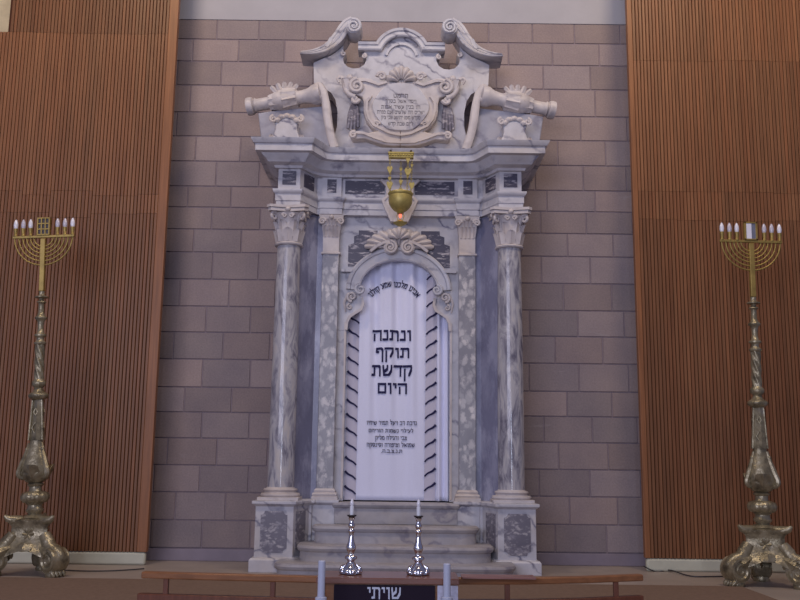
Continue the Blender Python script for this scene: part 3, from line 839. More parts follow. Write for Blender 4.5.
# ================================================================== CURTAIN
YCU = -.285
def cur_y(x, z):
    t = max(0, min(1, (z-.6)/2.2)); e = min(1, abs(x)/.55)
    y = YCU + .019*sin(x*27+1.6*t)*(.40+.60*t) + .011*sin(x*61+2.0+.8*t)*t
    if x > .34: y += .026*sin((x-.34)*75+.6*t)*min(1, (x-.34)/.04)
    if x < -.50: y += .012*sin((x+.50)*90)
    return y - .012*(1-t)
cur = empty('ark_curtain', (0, YCU, .6)); tag(cur, 'white curtain with navy Hebrew lettering hanging in the arched opening', 'curtain')
W0 = .548
mb = MB(); nx, nz = 150, 50
for i in range(nx+1):
    for j in range(nz+1):
        x = -W0+2*W0*i/nx; z = .605+2.40*j/nz
        mb.v.append((x, cur_y(x, z)-YCU, z-.6))
for i in range(nx):
    for j in range(nz):
        a = i*(nz+1)+j; mb.face((a, a+nz+1, a+nz+2, a+1))
cl = mb.build('cloth', MAT['curtain'], cur, 180)
sm = cl.modifiers.new('thickness', 'SOLIDIFY'); sm.thickness = .004; sm.offset = 1
def strip(x_of, z0, z1, n, off, w):
    mb = MB()
    for j in range(n+1):
        z = z0+(z1-z0)*j/n
        for k in range(7):
            x = x_of(z)-w/2+w*k/6; mb.v.append((x, cur_y(x, z)-off-YCU-.006*sin(pi*k/6), z-.6))
    for j in range(n):
        for k in range(6): a = j*7+k; mb.face((a, a+1, a+8, a+7))
    return mb
for s, pt, pb_, zt in ((-1, (354.0, 320), (350, 495), U(354, 300, YCU)[1]), (1, (431.5, 320), (429.5, 497), U(431, 274, YCU)[1])):
    (xt, zt0), (xb, zb0) = U(*pt, YCU), U(*pb_, YCU)
    xo = lambda z: xb+(xt-xb)*(z-zb0)/(zt0-zb0)
    w = .105
    bd = strip(xo, .607, zt, 60, .006, w).build('band', MAT['band'], cur, 180)
    mb = MB(); first = U(430, 320.5 if s < 0 else 276, YCU)[1]; stepz = .136
    z = first
    while z > .66:
        pts = []; rr = []
        for i in range(9):
            t = i/8; x = xo(z)-s*-1*0 + (t-.5)*w*.98
            zz = z + s*(t-.5)*.082 - s*.007*sin((t-.5)*2*pi*.9)
            pts.append((x, cur_y(x, zz)-.013-YCU, zz-.6)); rr.append(.0105*(.75+.45*(t if s > 0 else 1-t)))
        mb.tube(pts, rr, 6); z -= stepz
    mb.build('stripe', MAT['navy'], bd, 60)
mb = MB()
for s_, y0, y1, x0, x1 in (('ונתנה', 330, 340.5, 372.5, 412), ('תוקף', 347.5, 357.5, 375, 410.5), ('קדשת', 365, 376, 371.5, 413), ('היום', 383, 393.5, 377, 408)):
    xa_, za_ = U((x0+x1)/2, y1, YCU-.02); xb_, zb_ = U((x0+x1)/2, y0, YCU-.02); wd = U(x1, y1, YCU-.02)[0]-U(x0, y1, YCU-.02)[0]
    mb = MB(); write(mb, s_, lambda x, z: (xa_+x, cur_y(xa_+x, za_+z)-.009-YCU, za_+z-.6), zb_-za_, wd, .135, .215, .003, .13)
    mb.build('lettering', MAT['navy'], cur, 0)
mb = MB()
for s_, y0, y1, x0, x1 in (('נדבת דב ויעל תמיר שיחיו', 421, 425, 366.5, 417), ('לעילוי נשמות הוריהם', 429, 432.5, 368.5, 413.5), ('צבי ורגילה מליק', 436, 440, 375, 407), ('שמואל וציפורה וסינסקה', 443, 447, 366.5, 415), ('ת.נ.צ.ב.ה.', 449.5, 453, 381, 402.5)):
    xa_, za_ = U((x0+x1)/2, y1, YCU-.02); mb = MB(); zb_ = U((x0+x1)/2, y0, YCU-.02)[1]; wd = U(x1, y1, YCU-.02)[0]-U(x0, y1, YCU-.02)[0]
    write(mb, s_, lambda x, z: (xa_+x, cur_y(xa_+x, za_+z)-.009-YCU, za_+z-.6), zb_-za_, wd, .11, .17, .003, .3)
    mb.build('lettering', MAT['navy'], cur, 0)
mb = MB()                                         # arched line
ca = U(394, 314.5, YCU-.02); rA = 28.5/scale_at(YCU, 2.3); hl = .052
def arcp(x, z):
    th = pi/2 - x/rA*.98; r = rA + z
    X, Z = ca[0]+r*cos(th), ca[1]+r*sin(th)
    return (X, cur_y(X, Z)-.009-YCU, Z-.6)
write(mb, 'אבינו מלכנו שמע קולנו', arcp, hl, rA*1.86, .15, .20, .003, .2)
mb.build('lettering', MAT['navy'], cur, 0)

# ================================================================== ETERNAL LAMP
YL = -.84
lx, lz = U(400.5, 200, YL)
lamp = empty('eternal_lamp', (lx, YL, U(400, 226, YL)[1])); lz0 = lamp.location.z
tag(lamp, 'gold hanging eternal lamp with small red light before the ark cornice', 'hanging lamp')
pz = lambda y: U(400, y, YL)[1]-lz0; g = 1/scale_at(YL, 3.6)
mb = MB().box((-12.5*g, -.03, pz(158.5)), (12.5*g, .03, pz(153.5))); mb.box((-13*g, -.036, pz(154.5)), (13*g, .036, pz(152.8)))
for k in range(9): mb.ball(((-11+2.75*k)*g, -.032, pz(156)), .011, 8)
mb.build('top_bar', MAT['gold'], lamp, 40, .003)
for x in (-10.5, 10):
    mb = MB()
    mb.tube([(x*g, 0, pz(153)), (x*g, 0, pz(150.5)), (x*g, .10, pz(150.3)), (x*g, .14, pz(150.5))], .006, 6); mb.ball((x*g, 0, pz(151)), .012, 8)
    mb.build('hook', MAT['dark_metal'], lamp, 40)
for x, n, ys_ in ((-11, 'chain', ((172, 1), (181, .6), (187.5, 1.1))), (0, 'chain', ((168, .6), (181, .7), (190, .8))), (7, 'chain', ((163, .7), (174.5, 1.2), (178.5, .5))), (11, 'chain', ((166, .5), (186, 1),))):
    mb = MB(); za, zb = pz(159), pz(194); y_ = {-11: -.05, 0: .05, 7: -.06, 11: .0}[x]
    nl = 20
    for i in range(nl):
        c = za+(zb-za)*(i+.5)/nl; xx = x*g*(1-.08*i/nl); h = (za-zb)/nl*.62; pts = []
        for k in range(8):
            t = 2*pi*k/8; w_ = .008*cos(t)
            pts.append((xx+(w_ if i % 2 else 0), y_+(0 if i % 2 else w_), c+h*sin(t)))
        mb.tube(pts, .0028, 5, True)
    ch = mb.build(n, MAT['gold'], lamp, 60)
    mb = MB()
    for yy, sz in ys_:                            # pierced leaf plaques on the chain
        c = pz(yy); w_ = 3.0*g*sz; h = 4.2*g*sz
        out = [(x*g, c-h), (x*g-w_*.55, c-h*.35), (x*g-w_, c+h*.45), (x*g-w_*.55, c+h), (x*g, c+h*.6), (x*g+w_*.55, c+h), (x*g+w_, c+h*.45), (x*g+w_*.55, c-h*.35)]
        mb.prism_xz(out, y_-.012, y_-.002)
    mb.build('ornament', MAT['gold'], ch, 40, .002)
bp = [(12.2, 193), (12.6, 194), (12, 195.5), (11.4, 196), (11.8, 200), (11.2, 204), (9, 208), (6.5, 210.5), (4, 212), (3, 213), (3.4, 213.6), (.2, 213.8)]
mb = MB().lathe([(r*g, pz(y)) for r, y in bp] , 28, None, lambda th, z: 1+.02*cos(14*th))
mb.lathe([(11.2*g, pz(193.2)), (10*g, pz(198)), (6*g, pz(206)), (.001, pz(209))], 28)
mb.build('bowl', MAT['gold'], lamp, 50)
mb = MB().lathe([(.001, pz(212)), (.018, pz(212.2)), (.018, pz(214.2)), (.001, pz(214.3))], 14)
mb.build('socket', MAT['dark_metal'], lamp, 50)
mb = MB().lathe([(.001, pz(218.2)), (.010, pz(217.8)), (.016, pz(216)), (.012, pz(214))], 14)
mb.build('bulb', MAT['red'], lamp, 60)
mb = MB().lathe([(.001, pz(226.5)), (2.5*g, pz(226)), (6*g, pz(224)), (7*g, pz(222.8)), (5.5*g, pz(222.4)), (3.2*g, pz(221)), (1.2*g, pz(219.5)), (.001, pz(219))], 20)
for x in (-1, 1): mb.tube([(x*.02, 0, pz(213)), (x*.034, 0, pz(216)), (x*.02, 0, pz(221))], .004, 6)
mb.build('finial', MAT['gold'], lamp, 50)

# ================================================================== MENORAHS
YM = -1.15                                         # centre of the left one
XM0, _ = U(29.5, 577, YM)
def zl(y): return U(38, y, YM)[1]
def rl(px, y): return px/scale_at(YM, zl(y))
def menorah():
    root = empty('menorah', (0, 0, 0))
    # tripod foot: three-sided body with scroll legs and paws
    zt, zb = zl(516), 0.0
    mb = MB(); N = 12; M3 = 60
    def tri(th, k): 
        c3 = cos(1.5*th)**2 if False else .5*(1+cos(3*th))
        return 1 + k*(c3**1.4)
    rows = [(517.5, 19, 0), (519, 27, 0), (522, 26, 0), (526, 23, 0), (532, 23, 0), (538, 26, .0), (544, 32, .005), (550, 38, .02), (554.5, 41, .05), (558, 42, .075)]
    m = len(rows); b = len(mb.v)
    for i in range(M3):
        th = 2*pi*i/M3; ph = ((th % (2*pi/3)) - pi/3)
        w_ = .5*(1+cos(3*th))
        for y, rho, lift in rows:
            rho = rl(rho, 540)
            rt = min(.93*rho, .5*rho/cos(ph)); r_ = .25*.62*rho + .75*rt
            r_ *= 1 - .05*cos(3*ph)
            mb.v.append((r_*cos(th), r_*sin(th), zl(y) + lift*(1-w_)**.8))
    for i in range(M3):
        q_ = (i+1) % M3
        for j in range(m-1): mb.face((b+i*m+j, b+q_*m+j, b+q_*m+j+1, b+i*m+j+1))
    mb.face([b+i*m for i in range(M3)])
    mb.lathe([(rl(9, 516), zl(519)), (rl(12, 516), zl(517.5)), (rl(9, 514), zl(515)), (rl(6, 513), zl(514))], 20)
    for k in range(3):                               # horned top corners, relief on each face
        a = 2*pi*k/3; u = Vector((cos(a), sin(a), 0)); s_ = Vector((-sin(a), cos(a), 0))
        mb.tube([tuple(u*rl(12, 520)+Vector((0, 0, zl(521)))), tuple(u*rl(20, 520)+Vector((0, 0, zl(519.5)))), tuple(u*rl(25, 520)+Vector((0, 0, zl(518)))), tuple(u*rl(28, 516)+Vector((0, 0, zl(515))))], [.05, .04, .028, .012], 8)
        a2 = a+pi/3; w = Vector((cos(a2), sin(a2), 0)); sd_ = Vector((-sin(a2), cos(a2), 0)); zc_ = zl(533)
        for t in range(6):
            dd = sd_*cos(t*pi/3)+Vector((0, 0, 1))*sin(t*pi/3)
            mb.leaf(tuple(w*rl(12.0, 533)+Vector((0, 0, zc_))), tuple(dd+w*.12), tuple(w), .055, .03, .012)
        mb.leaf(tuple(w*rl(17, 545)+Vector((0, 0, zl(541.5)))), tuple(w*.5+Vector((0, 0, -1))), tuple(w), .09, .11, .02)
    base = mb.build('pedestal', MAT['bronze'], root, 50)
    for k in range(3):
        a = 2*pi*k/3; u = Vector((cos(a), sin(a), 0)); s_ = Vector((-sin(a), cos(a), 0))
        mb = MB()
        P = lambda r, y: u*rl(r, 560)+Vector((0, 0, zl(y)))
        # thick leg sweeping out to a big scroll
        mb.tube([tuple(P(18, 534)), tuple(P(23, 541)), tuple(P(27, 547)), tuple(P(35, 549.5)), tuple(P(40.5, 554)), tuple(P(40.5, 561)), tuple(P(35, 566)), tuple(P(29, 562))], [.05, .058, .06, .06, .055, .05, .045, .03], 10)
        c = P(34, 558.5); rad = .096
        mb.lathe([(.02, -.075), (rad, -.07), (rad*1.08, -.03), (rad*1.08, .03), (rad, .07), (.02, .075)], 20, Matrix.Translation(c) @ Matrix(((u.x, 0, s_.x, 0), (u.y, 0, s_.y, 0), (0, 1, 0, 0), (0, 0, 0, 1))))
        for d in (-1, 1):
            pts = []; rr = []
            for i in range(34):
                t = i/33; th = pi/2 - 2*pi*1.7*t; r_ = .09*(1-.8*t)
                pts.append(tuple(c + u*r_*cos(th)+Vector((0, 0, r_*sin(th)))+s_*d*.072)); rr.append(.018*(1-.4*t))
            mb.tube(pts, rr, 6)
            mb.leaf(tuple(P(19, 546)+s_*d*.05), tuple(u*.8+Vector((0, 0, -.4))+s_*d*.1), tuple(s_*d+Vector((0, 0, .3))), .16, .09, .03)
        mb.ball(tuple(P(27, 543)+Vector((0, 0, .03))), .025, 8)
        for t in range(4): mb.leaf(tuple(P(27-2.5*t, 558-2*t)), tuple(Vector((0, 0, -1))+u*.2), tuple(s_), .06, .05, .01)
        lg = mb.build('leg', MAT['bronze'], root, 50)
        mb = MB()                                    # clawed paw
        for j in (-1.5, -.5, .5, 1.5):
            q0 = P(34, 567)+s_*j*.028
            tip = P(42, 572)+s_*j*.036; tip.z = .022
            mid = (q0+tip)*.5+Vector((0, 0, .02))
            mb.tube([tuple(q0), tuple(mid), tuple(tip), tuple(tip+u*.012+Vector((0, 0, -.012)))], [.03, .028, .02, .008], 7)
        f0 = P(34, 570); f0.z = .03; mb.ball(tuple(f0), .062, 10, (1, 1, 1)) if False else mb.lathe([(.062, 0), (.068, .02), (.055, .055), (.045, .075)], 14, Matrix.Translation((f0.x, f0.y, 0)))
        mb.build('paw', MAT['bronze'], lg, 50)
    # turned stem
    pf = [(6, 515), (6.5, 513), (8.5, 511), (9, 509.5), (7.5, 508), (7, 505), (8.5, 503.5)]
    def mk(name, pts, mat, n=28, mod=None, parent=root):
        return MB().lathe([(rl(r, y), zl(y)) for r, y in pts], n, None, mod).build(name, mat, parent, 50)
    st = mk('stem', pf + [(8, 503), (7, 491), (6, 490), (6, 486.5), (7.5, 485.5), (8, 484), (5, 482)], MAT['bronze'])
    mk('gadrooned_knop', [(7, 503.5), (11, 502), (13.2, 499), (13.4, 496), (12, 493), (8, 491.2), (6, 491)], MAT['bronze'], 64, lambda th, z: 1+.06*abs(sin(8*th)))
    b_ = MB()                                        # pear-shaped vase with scrolls on its corners
    b_.lathe([(rl(r, y), zl(y)) for r, y in [(6, 483), (9, 481.5), (12.5, 477), (13.6, 471), (12.8, 464), (10.2, 456), (8, 449), (6.8, 444), (6.2, 440)]], 30, None, lambda th, z: 1+.05*cos(3*th))
    for k in range(3):
        a = 2*pi*k/3; u = Vector((cos(a), sin(a), 0)); c = u*rl(11.5, 473)+Vector((0, 0, zl(473))); pts = []; rr = []
        pts = [tuple(u*rl(7, 443)+Vector((0, 0, zl(443)))), tuple(u*rl(9.5, 453)+Vector((0, 0, zl(453)))), tuple(u*rl(12.5, 462)+Vector((0, 0, zl(462))))]; rr = [.012, .02, .025]
        for i in range(22):
            t = i/21; th = .5 - 2*pi*1.2*t; r_ = .045*(1-.75*t)
            pts.append(tuple(c+u*r_*cos(th)+Vector((0, 0, r_*sin(th))))); rr.append(.022*(1-.4*t))
        b_.tube(pts, rr, 7)
        c = u*rl(9.2, 449); b_.ball((c.x, c.y, zl(449)), .016, 8)
        a2 = a+pi/3; w = Vector((cos(a2), sin(a2), 0)); b_.leaf(tuple(w*rl(8, 480)+Vector((0, 0, zl(480)))), (w.x*.35, w.y*.35, 1), tuple(w), .17, .12, .03)
    b_.build('vase', MAT['bronze'], root, 50)
    # three-sided tapering shaft
    b_ = MB(); rr = [(440, 8.2), (425, 7.0), (410, 6.0), (399, 5.4)]; v0 = []
    for y, r in rr:
        for k in range(6):
            a = pi/3*k + (.22 if k % 2 else -.22)
            v0.append((rl(r, y)*cos(a), rl(r, y)*sin(a), zl(y)))
    fs = [(i*6+j, i*6+(j+1) % 6, (i+1)*6+(j+1) % 6, (i+1)*6+j) for i in range(3) for j in range(6)] + [(5, 4, 3, 2, 1, 0), (18, 19, 20, 21, 22, 23)]
    b_.add(v0, fs)
    for k in range(3):                               # raised lozenges
        a = 2*pi*k/3+pi/3; w = Vector((cos(a), sin(a), 0)); s_ = Vector((-sin(a), cos(a), 0))
        for yy, h in ((428, .05), (412, .03)):
            c = w*rl(5.6, yy)+Vector((0, 0, zl(yy)))
            b_.tube([tuple(c+Vector((0, 0, h))), tuple(c+s_*h*.55), tuple(c-Vector((0, 0, h))), tuple(c-s_*h*.55)], .006, 5, True)
        a3 = 2*pi*k/3; e = Vector((cos(a3), sin(a3), 0))
        b_.tube([tuple(e*rl(7.9, 440)+Vector((0, 0, zl(440)))), tuple(e*rl(5.2, 400)+Vector((0, 0, zl(400))))], .009, 6)
    b_.build('shaft', MAT['bronze'], root, 30)
    mk('beaded_collar', [(5, 400), (8.5, 398), (9.6, 396), (9.6, 394.5), (8, 393), (5.5, 391.5), (4, 388), (5, 386.5), (6.6, 385), (6.6, 381.5), (5, 380), (4.6, 379)], MAT['bronze'], 36, lambda th, z: 1+.03*cos(14*th))
    b_ = MB(); rws = [(4.6, 380)] + [(4.4, 379-34*i/30) for i in range(31)] + [(4.4, 344)]
    bb = len(b_.v); n_ = 30; m = len(rws)
    for i in range(n_):
        for j, (r, y) in enumerate(rws):
            th = 2*pi*i/n_; k = 1+.13*cos(5*th + j*.55)
            b_.v.append((rl(r, y)*k*cos(th), rl(r, y)*k*sin(th), zl(y)))
    for i in range(n_):
        for j in range(m-1): b_.face((bb+i*m+j, bb+((i+1) % n_)*m+j, bb+((i+1) % n_)*m+j+1, bb+i*m+j+1))
    b_.build('twisted_column', MAT['bronze'], root, 60)
    mk('upper_stem', [(4.4, 345), (5.8, 344), (6, 342.5), (4.4, 341), (3.4, 339), (4, 337), (6, 336), (6, 334.5), (3.6, 333), (2.8, 328), (3.2, 322), (4, 320), (5.8, 318.5), (5.8, 317), (4, 315.5), (2.8, 312), (2.6, 304), (3.4, 303), (4.6, 302.4), (4.4, 301.4), (2, 300), (2.6, 298.5), (6.4, 297.6), (6.4, 296.6), (3, 295), (2.6, 293), (3, 291.5), (.1, 290)], MAT['bronze'], 24)
    # brass head: post, bar, arcs
    zbar = zl(236.5); w_ = rl(2.4, 260)
    MB().box((-w_, -w_, zl(291)), (w_, w_, zl(238.5))).build('post', MAT['brass'], root, 0, .004)
    R = rl(30, 237)
    mb = MB().box((-R-.005, -.012, zbar-.010), (R+.005, .012, zbar+.012)); mb.build('cross_bar', MAT['brass'], root, 0, .003)
    for rp in (28.8, 24.6, 20.6, 16.8, 13.2, 9.8):
        r_ = rl(rp, 237)
        MB().tube([(r_*cos(t), .0, zbar+r_*sin(t)*1.0) for t in [pi+pi*i/36 for i in range(37)]], .0075, 7).build('arm', MAT['brass'], root, 60)
    for i, xp in enumerate((-28, -20.5, -13.3, 13.6, 21, 28.6)):
        x = rl(xp, 230); T = Matrix.Translation((x, 0, 0))
        hl_ = MB().lathe([(.016, zbar+.01), (.016, zbar+.022), (.012, zbar+.03), (.017, zl(230.5)), (.020, zl(227.6)), (.014, zl(227.4))], 16, T).build('lamp_holder', MAT['brass'], root, 40)
        MB().lathe([(.013, zl(228)), (.017, zl(226.5)), (.020, zl(224.5)), (.017, zl(221.5)), (.009, zl(219.2)), (.001, zl(218.2))], 16, T).build('bulb', MAT['bulb' if i in (0, 2, 5) else 'bulb_dim'], hl_, 60)
    return root
def head_plate(root, mirror):
    zbar = zl(236.5); w = rl(6.4, 226); z0, z1 = zbar+.012, zl(217.5)
    if mirror:
        mb = MB()
        for a, b in (((-w, -.02, z0), (-w+.016, .02, z1)), ((w-.016, -.02, z0), (w, .02, z1)), ((-w, -.02, z1-.014), (w, .02, z1)), ((-w, -.02, z0), (w, .02, z0+.012))): mb.box(a, b)
        f = mb.build('lamp_box', MAT['brass'], root, 0, .002)
        MB().box((-w+.014, -.014, z0+.01), (w-.014, .014, z1-.012)).build('glass_pane', MAT['mirror'], f, 0)
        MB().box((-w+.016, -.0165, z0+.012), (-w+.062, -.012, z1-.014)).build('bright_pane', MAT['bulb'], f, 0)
    else:
        mb = MB()
        for i in range(4):
            x = -w+(2*w-.012)*i/3; mb.box((x, -.02, z0), (x+.012, .02, z1))
        for i in range(4):
            z = z0+(z1-z0-.012)*i/3; mb.box((-w, -.018, z), (w, .018, z+.012))
        f = mb.build('lattice_box', MAT['brass'], root, 0, .002)
        MB().box((-w+.005, -.010, z0+.004), (w-.005, .010, z1-.004)).build('grey_pane', MAT['dark_metal'], f, 0)
m1 = menorah()
m2 = copy_tree(m1)
for o_, loc, rz in ((m1, (XM0, YM, 0), radians(90)), (m2, None, radians(76))): o_.rotation_euler.z = 0
# rotate only the foot and stem: heads face the hall
def spin(root, ang):
    for ch in root.children:
        if ch.name.split('.')[0] in ('pedestal', 'leg', 'stem', 'gadrooned_knop', 'vase', 'shaft', 'beaded_collar', 'twisted_column', 'upper_stem'):
            ch.rotation_euler.z = ang
spin(m1, radians(90)); spin(m2, radians(76))
m1.location = (XM0, YM, 0)
def lean(root, ang, zp):                           # the old stem of the left one leans a little
    Mx = Matrix.Translation((0, 0, zp)) @ Matrix.Rotation(ang, 4, 'Y') @ Matrix.Translation((0, 0, -zp))
    for ch in root.children:
        if ch.name.split('.')[0] not in ('pedestal', 'leg'): ch.matrix_local = Mx @ Matrix.Rotation(ch.rotation_euler.z, 4, 'Z')
YM2 = -1.28; m2.location = (U(766, 580, YM2)[0], YM2, 0)
head_plate(m1, False); head_plate(m2, True); lean(m1, radians(-2.8), .5); lean(m2, radians(.8), .5)
tag(m1, 'tall bronze seven-branched menorah with brass lattice box, by the left wood wall', 'menorah', 'bronze menorahs beside the ark')
tag(m2, 'tall bronze seven-branched menorah with silvery glass box, by the right wood wall', 'menorah', 'bronze menorahs beside the ark')
cz0 = .009
x2 = m2.location.x
g_ = lambda px, py: (*G(px, py, cz0), cz0)
cable([(XM0+.03, YM+.06, .21), (XM0+.07, YM+.10, .10), (XM0+.16, YM+.16, .02), g_(66, 570.3), g_(85, 571), g_(110, 570.8), g_(132, 569.6), g_(144, 568.6)], 'thin black cable from left menorah running along the cream skirting')
w_ = lambda px, py: (U(px, py, YP-.012)[0], YP-.012, U(px, py, YP-.012)[1])
cable([w_(643.5, 566), w_(650, 569.5), w_(658, 572), w_(670, 574)[:2] + (.016,), g_(690, 576), g_(712, 576.5), g_(727, 576), g_(738, 573.5)], 'thin black cable drooping across the right skirting to right menorah')

# ================================================================== RAILING AND LECTERN
ZR = .26
rp = [G(x, y, ZR) for x, y in ((143, 571.2), (200, 572.8), (260, 574.3), (316, 575.6), (390, 576.8), (458, 577.2), (520, 577.3), (580, 576.2), (641, 574.0))]
rail = empty('wooden_railing', (0, rp[4][1], -.6)); tag(rail, 'low wooden railing with open gaps curving in front of the marble steps', 'railing')
ry = rp[4][1]
loc = [(x, y-ry) for x, y in rp]
def band(path, d0, d1, z0, z1):
    mb = MB(); nm = mb._mitre(path); b = 0
    for (x, y), (nx, ny) in zip(path, nm):
        for o_, z in ((d0, z0), (d1, z0), (d1, z1), (d0, z1)): mb.v.append((x+nx*o_, y+ny*o_, z))
    n = len(path)
    for i in range(n-1):
        for j in range(4): mb.face((i*4+j, i*4+(j+1) % 4, (i+1)*4+(j+1) % 4, (i+1)*4+j))
    mb.face((3, 2, 1, 0)); mb.face(tuple((n-1)*4+j for j in range(4)))
    return mb
zf = .6
bx0, bx1 = G(461, 577, ZR)[0], G(533, 577, ZR)[0]
bd_ = MB().box((bx0, rp[5][1]-.085, ZR+.0005), (bx1, rp[5][1]+.05, ZR+.014)).build('wooden_board', MAT['board'], None, 0, .003)
tag(bd_, 'thin pinkish wooden board lying on the railing right of the lectern', 'board')
band(loc, -.03, .03, ZR-.042+zf, ZR+zf).build('top_rail', MAT['wood'], rail, 30, .008)
lower = [(loc[0][0]-.02, loc[0][1])] + loc[1:]
band(lower, -.025, .025, 0,   .125+zf).build('lower_panel', MAT['wood_dark'], rail, 30, .006)
for px in (160.5, 273, 505, 615.5):
    x, y = G(px, 575, ZR); 
    for (xa_, ya_), (xb_, yb_) in zip(rp[:-1], rp[1:]):
        if xa_ <= x <= xb_: y = ya_+(yb_-ya_)*(x-xa_)/(xb_-xa_)
    MB().box((x-.016, y-ry-.016, .12+zf), (x+.016, y-ry+.016, ZR-.04+zf)).build('post', MAT['wood_dark'], rail, 0, .003)
ZT = .305
x0, yF = G(316, 577.2, ZT); x1, _ = G(459, 578.2, ZT); yB = G(390, 571.3, ZT)[1]
lec = empty('lectern', ((x0+x1)/2, (yF+yB)/2, -.6)); tag(lec, 'brown wooden lectern with dark cloth front lettered in silver, holding two candlesticks', 'lectern')
lc = lec.location
def LB(xa, ya, za, xb, yb, zb): return MB().box((xa-lc.x, ya-lc.y, za+.6), (xb-lc.x, yb-lc.y, zb+.6))
LB(x0, yF, ZT-.036, x1, yB, ZT).build('top', MAT['wood_top'], lec, 0, .006)
for xa, xb in ((x0+.012, x0+.05), (x1-.045, x1-.012)): LB(xa, yF+.03, -.6, xb, yB-.02, ZT-.036).build('side_panel', MAT['wood'], lec, 0, .004)
LB(x0+.05, yF+.04, -.6, x1-.045, yF+.065, ZT-.036).build('front_panel', MAT['wood'], lec, 0)
vx0, vz1 = U(334, 584.5, yF+.03); vx1 = U(435, 585, yF+.03)[0]
vel = LB(vx0, yF+.022, -.25, vx1, yF+.04, vz1).build('cloth_front', MAT['velvet'], lec, 0, .004)
mb = MB(); tx, tz = U(384.5, 599, yF+.02); tw = U(402, 599, yF+.02)[0]-U(367, 599, yF+.02)[0]; th_ = U(384, 587, yF+.02)[1]-tz
write(mb, 'שויתי', lambda x, z: (tx+x-lc.x, yF+.018-lc.y, tz+z+.6), th_, tw, .13, .17)
mb.build('lettering', MAT['silver_thread'], vel, 0)
cx0, cz1 = U(437.5, 585.5, yF+.026); cx1, cz0_ = U(458, 607, yF+.026)
cd_ = MB().box((cx0, yF+.0245, cz0_), (cx1, yF+.0295, cz1)).build('card', MAT['card'], None, 0)
tag(cd_, 'small pale square card fixed to the lectern front beside the dark cloth', 'card')

# candlesticks
def candlestick():
    root = empty('candlestick', (0, 0, 0)); s = 1/scale_at((yF+yB)/2, .4)
    f = lambda pts: [(r*s, (574.5-y)*s*1.015) for r, y in pts]
    mb = MB().lathe(f([(9.5, 574.5), (10.6, 573.5), (10, 572), (8.6, 570), (7.2, 567.5), (5.2, 565), (4, 563.4), (3, 562)]), 40, None, lambda th, z: 1+.13*cos(4*th)*max(0, 1-z/(9*s)))
    for k in range(4):
        a = pi/2*k
        for d in (-.35, 0, .35): mb.ball((8.4*s*cos(a+d), 8.4*s*sin(a+d), (2.6 if d else 3.8)*s), 2.7*s, 8)
        mb.tube([(5*s*cos(a), 5*s*sin(a), 9*s), (8.2*s*cos(a), 8.2*s*sin(a), 7*s), (9.6*s*cos(a), 9.6*s*sin(a), 4*s), (10.4*s*cos(a), 10.4*s*sin(a), 1.4*s)], [1.1*s, 1.9*s, 2.2*s, 1.5*s], 7)
    mb.build('base', MAT['silver'], root, 50)
    MB().lathe(f([(3.42, 562.5), (3.90, 561), (6.10, 560), (6.34, 558.6), (5.61, 557.2), (3.17, 556), (2.93, 554.5), (4.15, 552), (5.00, 549.5), (4.39, 547), (3.17, 543.5), (2.44, 539), (2.20, 535.5), (3.17, 534.4), (3.66, 533), (2.93, 531.8), (1.95, 531), (2.93, 529.6), (3.66, 528), (2.93, 526), (1.95, 524.5), (2.68, 522), (3.42, 520.5), (2.44, 519.6)]), 24).build('stem', MAT['silver'], root, 50)
    MB().lathe(f([(2, 520), (4, 519.4), (4.8, 518.4), (4.6, 517.8), (2, 517.8)]), 24).build('drip_pan', MAT['dark_metal'], root, 50)
    MB().lathe(f([(2.1, 518), (2.1, 509.4), (1.2, 509.2)]), 18).build('candle_sleeve', MAT['candle'], root, 40)
    MB().lathe(f([(1.3, 509.5), (2.1, 507.6), (2.0, 505.6), (1.2, 503.4), (.5, 502.2), (.02, 501.6)]), 16).build('bulb', MAT['bulb'], root, 60)
    return root
c1 = candlestick(); c2 = copy_tree(c1)
ycs = (yF+yB)/2
for c, px, lb in ((c1, 350.5, 'silver electric candlestick on the lectern top, the left of the pair'), (c2, 418, 'silver electric candlestick on the lectern top, the right of the pair')):
    xx, yy = G(px, 574.4, ZT); c.location = (xx, ycs, ZT+.0005)
    tag(c, lb, 'candlestick', 'silver candlesticks on the lectern')
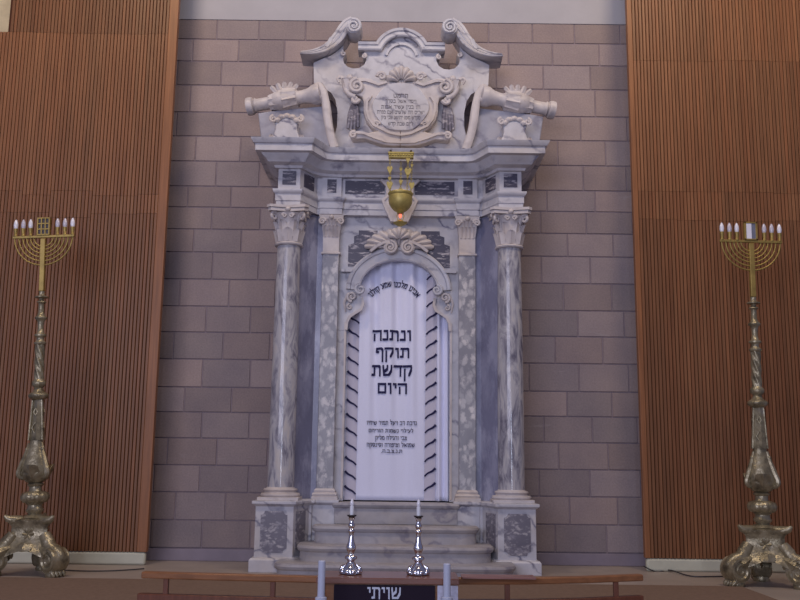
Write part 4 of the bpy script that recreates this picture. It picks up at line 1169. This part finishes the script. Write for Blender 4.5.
# pale poles in front
YPo = yF-.16
for px, top, lb in ((322, 560.5, 'pale blue metal pole standing before the lectern, left of its lettering'), (447, 563.5, 'pale blue metal pole standing before the lectern card, right of its lettering')):
    xx, zz = U(px, top, YPo); r = 3.7/scale_at(YPo, .3)
    root = empty('metal_pole', (xx, YPo, -.6)); tag(root, lb, 'pole', 'pale poles before the lectern')
    MB().lathe([(r, .012), (r, zz+.6-.004), (r-.004, zz+.6), (.001, zz+.6)], 20).build('tube', MAT['pole'], root, 40)
    zc_ = U(px, 596.5, YPo)[1]+.6
    MB().lathe([(r+.001, zc_-.06), (r+.012, zc_-.055), (r+.012, zc_-.005), (r+.001, zc_)], 20).build('collar', MAT['pole'], root, 40)
    MB().lathe([(.001, 0), (.12, 0), (.125, .006), (.11, .014), (r, .02)], 28).build('foot', MAT['pole'], root, 40)

# ================================================================== LIGHT
w = bpy.data.worlds.new('hall_light'); scene.world = w; w.use_nodes = True
bg = w.node_tree.nodes['Background']; bg.inputs['Color'].default_value = (.52, .54, .92, 1); bg.inputs['Strength'].default_value = .36
def area(name, loc, target, sx, sy, power, col):
    l = bpy.data.lights.new(name, 'AREA'); l.shape = 'RECTANGLE'; l.size = sx; l.size_y = sy; l.energy = power; l.color = col
    o = bpy.data.objects.new(name, l); COL.objects.link(o); o.location = loc
    o.rotation_euler = (Vector(target)-Vector(loc)).to_track_quat('-Z', 'Y').to_euler()
    return o
area('hall_window_daylight', (-5.0, -15, 4.0), (0, 0, 2.2), 8, 5, 1150, (.74, .76, 1.0))
area('tall_window_daylight', (.3, -17, 1.2), (0, 0, 1.2), .45, 2.4, 240, (.70, .78, 1.0))
for x in (-3.2, 3.2): area('ceiling_lamp', (x, -4.0, 8.2), (x*.9, 0, 4.0), 1.4, 1.0, 230, (1.0, .79, .54))
area('ceiling_lamp_over_ark', (.6, -4.6, 8.2), (0, -.3, 3.2), 2.0, 1.0, 120, (.97, .93, 1.0))
vs = scene.view_settings; vs.view_transform = 'Standard'; vs.look = 'None'; vs.gamma = 1; vs.exposure = -0.86
scene.display_settings.display_device = 'sRGB'
